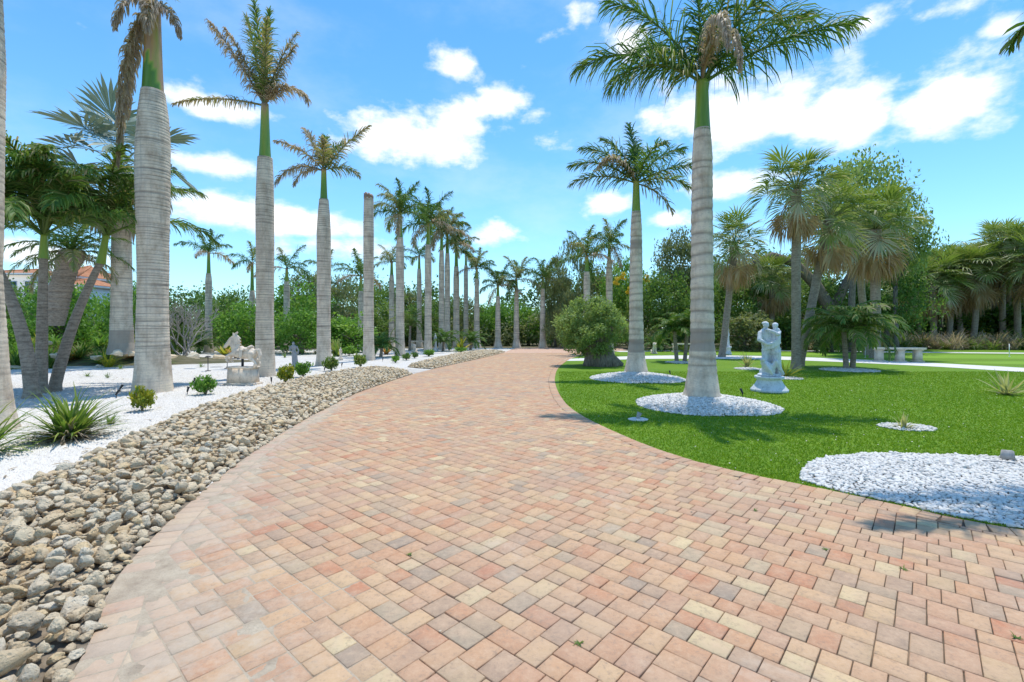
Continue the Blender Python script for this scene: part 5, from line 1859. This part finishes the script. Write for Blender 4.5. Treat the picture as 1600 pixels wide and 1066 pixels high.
def chips():
    r = np.random.default_rng(88)
    n = 150000
    y = 4.4 + 14 * r.random(n) ** 1.7
    x = r.uniform(-1.12, -.28, n) * y
    p = np.stack([x, y], 1)
    ok = in_poly(p, gravel_poly) & ~in_poly(p, ROCK1)
    p = p[ok]
    n = len(p)
    T = np.array([[1, 0, -.3], [-.5, .87, -.3], [-.5, -.87, -.3], [.1, .05, .75]])
    a = r.uniform(0, 6.28, n)
    s = np.clip(r.lognormal(math.log(.0145), .3, n), .006, .035)
    ca, sa = np.cos(a)[:, None], np.sin(a)[:, None]
    jx = T[None] * r.uniform(.6, 1.4, (n, 4, 3))
    V = np.stack([(jx[:, :, 0] * ca - jx[:, :, 1] * sa) * s[:, None] + p[:, :1], (jx[:, :, 0] * sa + jx[:, :, 1] * ca) * s[:, None] + p[:, 1:], jx[:, :, 2] * s[:, None] + .003], 2).reshape(-1, 3)
    F = (np.arange(n)[:, None, None] * 4 + np.array([[0, 1, 3], [1, 2, 3], [2, 0, 3]])[None]).reshape(-1, 3)
    me = mesh_np('gravel_chips', V, F, np.repeat(r.random(n) * .985, 4))
    tag(obj('gravel_chips', me, M['chip'], gravel), kind='stuff')


chips()


def blades():
    r = np.random.default_rng(99)
    n = 190000
    y = 3.8 + 14 * r.random(n) ** 1.6
    x = r.uniform(.1, 1.13, n) * y
    p = np.stack([x, y], 1)
    ok = in_poly(p, lawn_poly) & ~in_poly(p, bedR)
    for (cx, cy, q) in ((G(1100, 633)[0], G(1100, 633)[1], 1.35), (G(995, 592)[0], G(995, 592)[1], 1.4), (G(1417, 669)[0], G(1417, 669)[1], .3)):
        ok &= ((p[:, 0] - cx) ** 2 + (p[:, 1] - cy) ** 2) > q * q
    p = p[ok]
    n = len(p)
    a = r.uniform(0, 6.28, n)
    h = r.uniform(.014, .034, n)
    w = .004 + .0009 * p[:, 1]
    lx, ly = r.normal(size=n) * .012, r.normal(size=n) * .012
    dx, dy = np.cos(a) * w, np.sin(a) * w
    z0 = np.full(n, .004)
    V = np.stack([np.stack([p[:, 0] - dx, p[:, 1] - dy, z0], 1), np.stack([p[:, 0] + dx, p[:, 1] + dy, z0], 1), np.stack([p[:, 0] + lx, p[:, 1] + ly, h], 1)], 1).reshape(-1, 3)
    F = np.arange(n)[:, None] * 3 + np.array([[0, 1, 2]])
    me = mesh_np('turf_blades', V, F, np.repeat(r.random(n), 3))
    tag(obj('turf_blades', me, M['blade'], lawn), kind='stuff')


blades()
#PART3


def litter():
    """bits of white stone and dead leaf scattered over turf and gravel"""
    r = np.random.default_rng(71)
    n = 300
    y = 4 + 16 * r.random(n) ** 1.4
    x = r.uniform(.12, 1.1, n) * y
    p = np.stack([x, y], 1)
    p = p[in_poly(p, lawn_poly) & ~in_poly(p, bedR)]
    n = len(p)
    T = np.array([[1, 0, -.3], [-.5, .87, -.3], [-.5, -.87, -.3], [.1, .05, .75]])
    s = r.uniform(.004, .010, n)
    V = (T[None] * r.uniform(.6, 1.4, (n, 4, 3)) * s[:, None, None] + np.concatenate([p, np.full((n, 1), .03)], 1)[:, None, :]).reshape(-1, 3)
    F = (np.arange(n)[:, None, None] * 4 + np.array([[0, 1, 3], [1, 2, 3], [2, 0, 3]])[None]).reshape(-1, 3)
    tag(obj('stone_specks', mesh_np('stone_specks', V, F, np.full(len(V), .5)), M['chip'], lawn), kind='stuff')
    n = 500
    y = 4.4 + 14 * r.random(n) ** 1.4
    x = r.uniform(-1.1, -.3, n) * y
    p = np.stack([x, y], 1)
    p = p[in_poly(p, gravel_poly)]
    n = len(p)
    a = r.uniform(0, 6.28, n)
    l = r.uniform(.02, .09, n)
    w = l * .16
    dx, dy = np.cos(a), np.sin(a)
    z = np.where(in_poly(p, ROCK1), .16, .022)
    V = np.stack([np.stack([p[:, 0] - dx * l, p[:, 1] - dy * l, z], 1), np.stack([p[:, 0] + dy * w, p[:, 1] - dx * w, z + .008], 1), np.stack([p[:, 0] + dx * l, p[:, 1] + dy * l, z + .004], 1), np.stack([p[:, 0] - dy * w, p[:, 1] + dx * w, z + .01], 1)], 1).reshape(-1, 3)
    tag(obj('leaf_litter', mesh_np('leaf_litter', V, np.arange(n)[:, None] * 4 + np.array([[0, 1, 2, 3]]), np.repeat(r.random(n), 4)), M['dry'], gravel), kind='stuff')


litter()
for k, (px, py) in enumerate([(1412, 893), (1588, 1001), (1290, 862), (640, 870), (905, 1010), (1180, 800)]):
    x, y = G(px, py)
    t = thing('joint_weed', 'tiny weed sprouting from a joint between the drive bricks', 'weed', (x, y, .006), rz=k * 1.1, group='weeds in the drive joints', scale=.8)
    obj('leaves', pooled(('weed', 0), lambda: strap_mesh(411, 14, .05, .008, 'leaf_strap', 60, .6, (.1, .6))), None, t)
# ------------------------------------------------------------------ statues (modelled as one surface each)
class Clay:
    """blobs and limbs fused into one continuous surface with a voxel remesh"""
    def __init__(self):
        self.V, self.F, self.k = [], [], 0

    def ball(self, p, r, s=(1, 1, 1)):
        V, F = ICO[2]
        self.V.append(V * r * np.array(s) + np.array(p))
        self.F.append(F + self.k)
        self.k += len(V)
        return self

    def limb(self, pts, rads, s=(1, 1, 1)):
        for (a, b, ra, rb) in zip(pts[:-1], pts[1:], rads[:-1], rads[1:]):
            a, b = np.array(a, float), np.array(b, float)
            n = max(2, int(np.linalg.norm(b - a) / (min(ra, rb) * .45)) + 1)
            for q in np.linspace(0, 1, n):
                self.ball(a + (b - a) * q, ra + (rb - ra) * q, s)
        return self

    def build(self, name, mat, parent, voxel=.014, smooth=3, loc=None):
        me = mesh_np(name, np.concatenate(self.V), np.concatenate(self.F))
        o = obj(name, me, mat, parent, loc=loc)
        m = o.modifiers.new('fuse', 'REMESH')
        m.mode, m.voxel_size, m.use_smooth_shade = 'VOXEL', voxel, True
        if smooth:
            q = o.modifiers.new('soften', 'SMOOTH')
            q.factor, q.iterations = .5, smooth
        return o


x, y = G(1202, 612)
t = thing('statue_group', 'blue white statue of an embracing couple over a crouching figure on a flared round pedestal', 'statue', (x, y, .006), rz=R(4))
MB().lathe([(.44, 0), (.445, .05), (.43, .07), (.40, .10), (.33, .20), (.29, .28), (.285, .31), (.34, .34), (.35, .37), (.34, .40), (.02, .402)], 36).build('pedestal', M['statue'], t, smooth=True)
c = Clay()
c.ball((0, 0, .43), .30, (1, .9, .2))
c.limb([(-.13, .02, .44), (-.12, .0, .78), (-.08, .03, 1.06)], [.06, .075, .10]).limb([(.05, .1, .44), (.04, .06, .8), (.03, .04, 1.08)], [.06, .08, .11])
c.limb([(-.02, .03, 1.08), (-.05, .03, 1.3), (-.09, .02, 1.5)], [.135, .13, .14], (1.1, .8, 1)).limb([(-.09, .02, 1.52), (-.10, 0, 1.64)], [.06, .055]).ball((-.10, -.02, 1.715), .078, (.9, 1, 1.15)).ball((-.11, .0, 1.755), .08, (1.05, 1.05, .6))
c.ball((-.17, -.03, 1.69), .022)
c.limb([(-.23, .02, 1.50), (-.30, -.06, 1.33), (-.16, -.17, 1.22), (.0, -.19, 1.24)], [.062, .055, .045, .04]).limb([(.05, .05, 1.5), (.16, .0, 1.38), (.2, -.1, 1.26)], [.06, .05, .045])
c.limb([(.13, -.08, 1.56), (.13, -.09, 1.4), (.10, -.1, 1.2), (.09, -.08, 1.02)], [.095, .10, .095, .115]).limb([(.10, -.08, 1.58), (.10, -.09, 1.64)], [.05, .045]).ball((.09, -.10, 1.695), .07, (.95, 1, 1.15)).ball((.12, -.06, 1.71), .075, (1, 1, .9))
c.limb([(.2, -.1, 1.53), (.1, -.22, 1.47), (-.06, -.17, 1.56), (-.14, -.08, 1.6)], [.05, .045, .036, .03]).limb([(.22, -.06, 1.5), (.25, -.02, 1.3), (.2, .06, 1.2)], [.045, .04, .03])
c.limb([(.12, -.1, 1.0), (.14, -.09, .74), (.19, -.05, .5)], [.115, .09, .06]).limb([(.19, -.02, 1.05), (.24, 0, .75), (.27, .02, .46)], [.07, .065, .07]).limb([(.24, .0, 1.3), (.26, .02, 1.0), (.25, .03, .6)], [.035, .045, .05])
for q in range(6):
    c.limb([(-.20, -.08 - .01 * q, 1.06 + .028 * q), (-.03, -.2, 1.13 + .028 * q), (.16, -.19, 1.24 + .03 * q)], [.016, .02, .018])
for q in range(5):
    c.limb([(.10 + .035 * q, -.17 + .02 * q, 1.12), (.12 + .035 * q, -.16 + .025 * q, .8), (.15 + .035 * q, -.13 + .02 * q, .46)], [.018, .02, .022])
c.limb([(-.05, -.12, .55), (-.13, -.14, .66), (-.2, -.1, .74)], [.12, .11, .085]).ball((-.25, -.12, .82), .068).limb([(-.05, -.16, .54), (.02, -.24, .78), (.12, -.25, .6), (.22, -.22, .47)], [.07, .06, .05, .04]).limb([(-.2, -.18, .72), (-.16, -.28, .58), (-.1, -.26, .48)], [.045, .04, .035])
c.limb([(-.1, .1, .5), (.1, .15, .55), (.2, .1, .5)], [.1, .1, .09])
c.build('figures', M['statue'], t, .0095, 1)


def standing_figure(px, by, h, label, mat, ped=.35, d=None, lean=0.0, pw=.3, seed=0, name='garden_statue'):
    dd = d or G(0, by)[1]
    x = (px - 800) / FPX * dd
    t = thing(name, label, 'statue', (x, dd, .004), rz=R(seed * 20))
    s = (h - ped) / 1.4
    if ped:
        MB().lathe([(pw, 0), (pw, .08 * ped / .35), (pw * .86, .1 * ped / .35), (pw * .78, ped * .7), (pw * .95, ped * .82), (pw * .95, ped)], 4 if seed % 2 == 0 else 20).build('pedestal', mat, t)
    c = Clay()
    L = lambda p: (p[0] * s + lean * p[2] * s, p[1] * s, p[2] * s + ped)
    li = lambda pts, r: c.limb([L(p) for p in pts], [q * s for q in r])
    c.ball(L((0, 0, .03)), .2 * s, (1, 1, .25))
    li([(-.09, 0, .03), (-.08, -.03, .38), (-.06, 0, .72)], [.06, .065, .1])
    li([(.09, .02, .03), (.08, .02, .4), (.06, 0, .72)], [.06, .07, .1])
    li([(0, 0, .74), (0, .01, .95), (0, 0, 1.13)], [.125, .11, .13])
    li([(0, 0, 1.15), (.01, 0, 1.26)], [.055, .05])
    c.ball(L((.01, -.01, 1.32)), .085 * s, (.9, 1, 1.15))
    li([(-.17, 0, 1.13), (-.22, -.04, .92), (-.08, -.14, .86)], [.055, .045, .035])
    li([(.17, 0, 1.13), (.23, .02, .93), (.2, -.06, .72)], [.055, .045, .035])
    for q in range(7):
        a = -1.2 + q * .4
        li([(math.sin(a) * .1, -math.cos(a) * .1, .8), (math.sin(a) * .14, -math.cos(a) * .12, .4), (math.sin(a) * .17, -math.cos(a) * .14, .03)], [.025, .028, .03])
    c.build('figure', mat, t, .018 if h > 1 else .012, 2)
    return t


standing_figure(1136, 0, 1.85, 'white standing figure on a square pedestal beside the slender cabbage palm', M['statue'], .55, 29.5, seed=2)
standing_figure(277, 0, .85, 'small white figurine at the back of the gravel near the lime fern', M['cream'], .12, 27, pw=.16, seed=4)
standing_figure(462, 575, 1.08, 'leaning grey draped statue right of the tall royal palm', M['grey_stone'], .05, lean=-.1, seed=1, pw=.2)
standing_figure(532, 563, .66, 'small beige figure at the foot of the dry fronded palm', M['cream'], .1, seed=3, pw=.14)
standing_figure(680, 0, 1.3, 'white statue standing between the far royal palms', M['statue'], .25, 34, seed=6)


def lion(px, d, h, label):
    t = thing('lion_statue', label, 'statue', ((px - 800) / FPX * d, d, .004), rz=R(-90))
    MB().box((0, 0, .04), (.55, .32, .08)).build('plinth', M['cream'], t)
    c = Clay()
    k = h / .8
    c.limb([(-.16 * k, 0, .2 * k), (.02 * k, 0, .36 * k), (.12 * k, 0, .5 * k)], [.14 * k, .13 * k, .12 * k])
    c.ball((.16 * k, 0, .62 * k), .15 * k).ball((.22 * k, 0, .66 * k), .10 * k).ball((.30 * k, 0, .63 * k), .055 * k)
    for s_ in (-1, 1):
        c.limb([(.12 * k, .07 * s_ * k, .45 * k), (.16 * k, .08 * s_ * k, .1 * k), (.22 * k, .08 * s_ * k, .1 * k)], [.06 * k, .045 * k, .045 * k])
        c.limb([(-.16 * k, .12 * s_ * k, .2 * k), (.0, .14 * s_ * k, .12 * k)], [.09 * k, .05 * k])
        c.ball((.14 * k, .09 * s_ * k, .74 * k), .03 * k)
    c.build('figure', M['cream'], t, .014, 2)


lion(1022, 31, .78, 'small seated lion statue on the lawn behind the smaller ringed palm')
lion(648, 33, .6, 'small seated animal statue near the far left bench')

# carousel horse
x, y = G(380, 601)
t = thing('carousel_horse_statue', 'cream carousel horse statue with saddle on a flared block pedestal', 'statue', (x, y, 0), rz=R(-8))
mb = MB()
mb.box((0, 0, .03), (.86, .52, .06))
mb.box((0, 0, .27), (.74, .42, .42), top=.93)
mb.box((0, 0, .505), (.76, .44, .05))
mb.build('pedestal', M['cream'], t)
MB().tube([(-.02, 0, .53), (-.02, 0, .78)], .035, 12).build('post', M['black'], t)
c = Clay()
c.limb([(-.19, 0, .93), (.0, 0, .88), (.27, 0, .91)], [.155, .145, .16], (1, .85, 1))
c.limb([(-.22, 0, 1.0), (-.275, 0, 1.14), (-.265, 0, 1.28), (-.24, 0, 1.36)], [.15, .135, .12, .10], (1, .62, 1))
c.limb([(-.28, 0, 1.345), (-.38, 0, 1.29), (-.49, 0, 1.19), (-.56, 0, 1.12)], [.10, .09, .066, .056], (1, .62, 1))
c.limb([(-.34, 0, 1.23), (-.41, 0, 1.18)], [.075, .06], (1, .6, 1)).ball((-.58, 0, 1.10), .05)
for s_ in (-1, 1):
    c.limb([(-.27, .045 * s_, 1.42), (-.285, .055 * s_, 1.515)], [.034, .010])
    c.limb([(-.27, .08 * s_, .90), (-.44, .08 * s_, .83), (-.47, .08 * s_, .70), (-.40, .08 * s_, .66)], [.062, .046, .032, .036])
    c.limb([(.31, .08 * s_, .90), (.30, .09 * s_, .76), (.42, .09 * s_, .68), (.47, .09 * s_, .60), (.42, .09 * s_, .57)], [.10, .062, .042, .034, .036])
for q in range(9):
    a = q / 8
    c.limb([(-.20 + .03 * a, 0, 1.42 - .36 * a), (-.115 + .03 * a + .012 * (-1) ** q, .02 * (-1) ** q, 1.335 - .35 * a)], [.030, .018])
c.limb([(-.25, 0, 1.42), (-.23, 0, 1.48), (-.19, 0, 1.51)], [.05, .035, .03])
c.limb([(.41, 0, 1.0), (.50, 0, 1.0), (.54, 0, .86), (.50, 0, .68)], [.045, .05, .055, .022])
c.build('horse', M['cream'], t, .013, 2)
c = Clay()
c.limb([(.0, 0, 1.03), (.16, 0, 1.02)], [.10, .11], (1, 1.3, .6)).ball((-.05, 0, 1.08), .05, (1, 1.6, 1)).limb([(.24, -.1, 1.08), (.26, 0, 1.11), (.24, .1, 1.08)], [.04, .045, .04])
c.limb([(.05, -.16, 1.0), (.06, -.185, .82)], [.05, .04]).limb([(.05, .16, 1.0), (.06, .185, .82)], [.05, .04])
c.build('saddle', M['cream'], t, .013, 2)


# ------------------------------------------------------------------ benches
def slab_bench(px, d, label, n_leg, length, h, rz=0.0, curve=0.0, mat='cream'):
    t = thing('stone_bench', label, 'bench', ((px - 800) / FPX * d, d, .012), rz=rz)
    pts = [(q * length / 2, curve * (q * q) * length / 2) for q in np.linspace(-1, 1, 13)]
    pl = ribbon(pts, .46)
    sheet('seat', pl, h, M[mat], parent=t, zb=h - .09)
    for q in np.linspace(-.78, .78, n_leg):
        mb = MB()
        mb.box((0, 0, .03), (.42, .40, .06))
        mb.box((0, 0, (h - .09) / 2 + .02), (.30, .30, h - .13), top=.92)
        mb.box((0, 0, h - .115), (.36, .36, .05))
        mb.build('leg', M[mat], t, loc=(q * length / 2, curve * q * q * length / 2, 0))
    return t


slab_bench(1406, 23.2, 'curved white stone bench on three legs beside the white path', 3, 2.1, .70, R(-14), .25, 'cream')
slab_bench(1069, 33, 'pale stone bench behind the small two stemmed palm', 2, 1.6, .62)
slab_bench(486, 33, 'cream stone bench at the back of the white gravel', 2, 1.7, .7)
slab_bench(655, 37, 'cream stone bench between the far royal palms', 2, 1.3, .7)


# ------------------------------------------------------------------ garden lights, pins
def spot(px, by, label, s=1.0, az=90, group=None, loc=None):
    x, y = loc if loc else G(px, by)
    t = thing('garden_spotlight', label, 'light', (x, y, 0), rz=R(az), group=group, scale=s)
    MB().tube([(0, 0, -.04), (0, 0, .14)], .012, 8).build('stake', M['black'], t)
    MB().tube([(-.03, 0, .11), (.0, 0, .16), (.07, 0, .27), (.085, 0, .295)], [.022, .034, .042, .05], 12).build('head', M['black'], t)
    MB().tube([(.084, 0, .293), (.088, 0, .300)], .043, 12).build('lens', M['glass'], t.children[1])


for px, by, az, lab in [(182, 622, 60, 'black garden spotlight left of the thick pale palm'), (188, 613, 70, 'second black garden spotlight behind the first, left of the thick palm'), (293, 617, 100, 'black garden spotlight right of the thick pale palm'),
                        (303, 601, 100, 'black garden spotlight by the walk behind the green shrub'), (424, 600, 120, 'black garden spotlight right of the horse statue'), (484, 573, 90, 'black garden spotlight near the leaning grey statue'),
                        (507, 581, 80, 'black garden spotlight left of the small green shrub'), (534, 574, 90, 'black garden spotlight right of the dry fronded palm'), (598, 565, 90, 'black garden spotlight right of the headless trunk'),
                        (1160, 620, 110, 'small garden spotlight in the bigger pebble ring'), (1047, 588, 90, 'small garden spotlight at the smaller pebble ring')]:
    spot(px, by, lab, .62, az)
for px, by, lab in [(325, 580, 'dark path light with a flat cap behind the walk'), (355, 576, 'dark path light beside the horse statue')]:
    x, y = G(px, by)
    t = thing('path_light', lab, 'light', (x, y, 0))
    MB().tube([(0, 0, -.04), (0, 0, .55)], .014, 8).build('post', M['black'], t)
    MB().lathe([(.11, .53), (.12, .545), (.05, .58), (.01, .59)], 16).build('cap', M['black'], t)
    MB().lathe([(.10, 0), (.10, .02), (.02, .03)], 14).build('base', M['black'], t)
x, y = G(997, 657)
t = thing('lawn_lamp', 'small ground lamp on a pale stone set in the lawn', 'light', (x, y, .006))
MB().lathe([(.15, 0), (.15, .02), (.12, .03), (.02, .032)], 9, sx=1.2).build('stone_pad', M['concrete'], t)
MB().tube([(0, 0, .03), (0, 0, .06), (.03, 0, .13)], [.03, .03, .045], 12).build('head', M['grey_stone'], t)
x, y = 5.9, 5.6
t = thing('flood_light', 'brown box shaped flood light in the white pebbles', 'light', (x, y, .05), rz=R(-25), scale=.6)
MB().box((0, 0, .10), (.20, .10, .17), top=.8).build('housing', M['grey_stone'], t)
MB().tube([(0, 0, -.05), (0, 0, .05)], .02, 8).build('stake', M['black'], t)
MB().tube([(-.5, -.35, .01), (-.1, -.3, .015), (.6, -.42, .012)], .014, 6).build('conduit', M['grey_stone'], t)
for px, d, lab in [(1352, 26.5, 'white putting green pin behind the arching palm'), (1577, 27.5, 'white putting green pin beyond the pale agave')]:
    t = thing('putting_pin', lab, 'flag pin', ((px - 800) / FPX * d, d, .01))
    MB().tube([(0, 0, -.02), (0, 0, .75)], .02, 8).build('pole', M['pin'], t)
    MB().lathe([(.05, 0), (.05, .015), (.03, .02)], 14).build('cup_rim', M['pin'], t)
# black drip hose on the gravel ring and irrigation line
tag(MB().tube([tuple(G(px, py)) + (.15 if px < 1150 else .08,) for px, py in ((1118, 628), (1130, 632), (1142, 637), (1157, 645))], .012, 6).build('drip_hose', M['black']), 'short black drip hose lying across the bigger pebble ring', 'hose')

# ------------------------------------------------------------------ boulders by the planting mound
rb = np.random.default_rng(41)
bm_ = [rock_geo(3, 500 + k) for k in range(5)]
bmesh_ = []
for V, F in bm_:
    me = mesh_np('boulder', V, F, np.full(len(V), float(rb.random())), smooth=True)
    me.materials.append(M['rock'])
    bmesh_.append(me)
for k, (px, by, w, z, lab) in enumerate([(186, 556, 30, .25, 'flat brown boulder at the foot of the stout silver palm'), (210, 557, 30, .3, 'rounded brown boulder between the silver palm and the thick palm'), (226, 549, 22, .45, 'pale boulder above the rounded brown one'), (150, 562, 26, .1, 'brown boulder beside the orange bromeliads'),
                                        (92, 560, 34, .1, 'pale boulder behind the leaning stems'), (48, 570, 40, .1, 'mossy boulder left of the upright stem'), (18, 584, 30, .05, 'low rust coloured boulder at the back of the gravel'), (72, 540, 30, .5, 'tall pale boulder on the planting mound'),
                                        (52, 566, 16, .1, 'small tan stone beside the mossy boulder'), (154, 573, 12, .02, 'small brown stone on the white slope'), (305, 560, 30, .02, 'long flat tan slab behind the walk'), (340, 561, 26, .02, 'flat rusty slab left of the cordyline'), (268, 561, 30, .05, 'tan slab beside the small white figurine')]):
    d = 19.5 + rb.uniform(-.6, .8)
    s = w * d / FPX * .5
    o = obj('boulder', bmesh_[k % 5], None, None, loc=((px - 800) / FPX * d, d, z_at(by, d) + s * .25), rz=float(rb.uniform(-.4, .4)), scale=(s, s * .8, s * .62))
    o.location.z = max(o.location.z, s * .15)
    tag(o, lab, 'boulder')
# little stones and litter on the drive
for k, (px, py) in enumerate([(165, 985), (1028, 763), (990, 770), (1080, 803), (688, 992)]):
    x, y = G(px, py)
    o = obj('loose_stone', bmesh_[k], None, None, loc=(x, y, .02), rz=k * 1.3, scale=(.035, .025, .022) if k == 0 else (.012, .01, .008))
    tag(o, 'loose tan stone on the sandy edge of the drive' if k == 0 else 'tiny dark pebble lying on the brick drive', 'stone', None if k == 0 else 'tiny pebbles on the drive')

# ------------------------------------------------------------------ house behind the left planting
D = 52.0
t = thing('tiled_roof_house', 'white house with orange clay tile hip roofs behind the left shrubs', 'house', ((60 - 800) / FPX * D, D, 0))
hx = lambda px: (px - 60) / FPX * D


def hip(name, x0, x1, y0, y1, z0, z1, parent, ov=.35):
    x0, x1, y0, y1 = x0 - ov, x1 + ov, y0 - ov, y1 + ov
    k = min((y1 - y0) / 2, (x1 - x0) / 2 - .05)
    ym = (y0 + y1) / 2
    V = [(x0, y0, z0), (x1, y0, z0), (x1, y1, z0), (x0, y1, z0), (x0 + k, ym, z1), (x1 - k, ym, z1)]
    F = [(0, 1, 5, 4), (1, 2, 5), (2, 3, 4, 5), (3, 0, 4), (3, 2, 1, 0)]
    me = bpy.data.meshes.new(name)
    me.from_pydata(V, [], F)
    r = obj(name, me, M['tiles'], parent)
    mb = MB()
    for a, b in ((0, 4), (1, 5), (4, 5)):
        mb.tube([V[a], V[b]], .12, 6)
    mb.build('ridge_tiles', M['tiles'], r)
    mb = MB()
    mb.box(((x0 + x1) / 2, y0 + .02, z0 - .13), (x1 - x0 - .1, .12, .22))
    mb.box((x1 - .08, (y0 + y1) / 2, z0 - .13), (.12, y1 - y0 - .3, .22))
    mb.build('fascia', M['wall'], r)
    return r


zz = lambda py: z_at(py, D)
for (a, b, ya, yb, eave, peak) in ((-40, 58, 0, 8, 427, 414), (98, 140, -1.5, 5, 434, 413), (138, 174, -3, 1, 449, 437)):
    x0, x1 = hx(a), hx(b)
    MB().box(((x0 + x1) / 2, (ya + yb) / 2, zz(eave) / 2), (x1 - x0, yb - ya, zz(eave) - .02)).build('wall', M['wall'], t)
    hip('roof', x0, x1, ya, yb, zz(eave), zz(peak), t)
    n = max(1, int((x1 - x0) / 1.4))
    for k in range(n):
        xc = x0 + (k + .5) * (x1 - x0) / n
        for zc in ((zz(eave) - 1.5, zz(eave) - 4.3) if eave < 440 else (zz(eave) - 1.3,)):
            if zc < 1:
                continue
            w = obj('window', MB().box((0, 0, 0), (.85, .06, 1.3)).mesh('window'), M['wall'], t, loc=(xc, ya - .045, zc))
            for sx in (-.2, .2):
                MB().box((sx, -.035, 0), (.34, .03, 1.12)).build('pane', M['glass'], w)
print('things', len(bpy.data.objects))
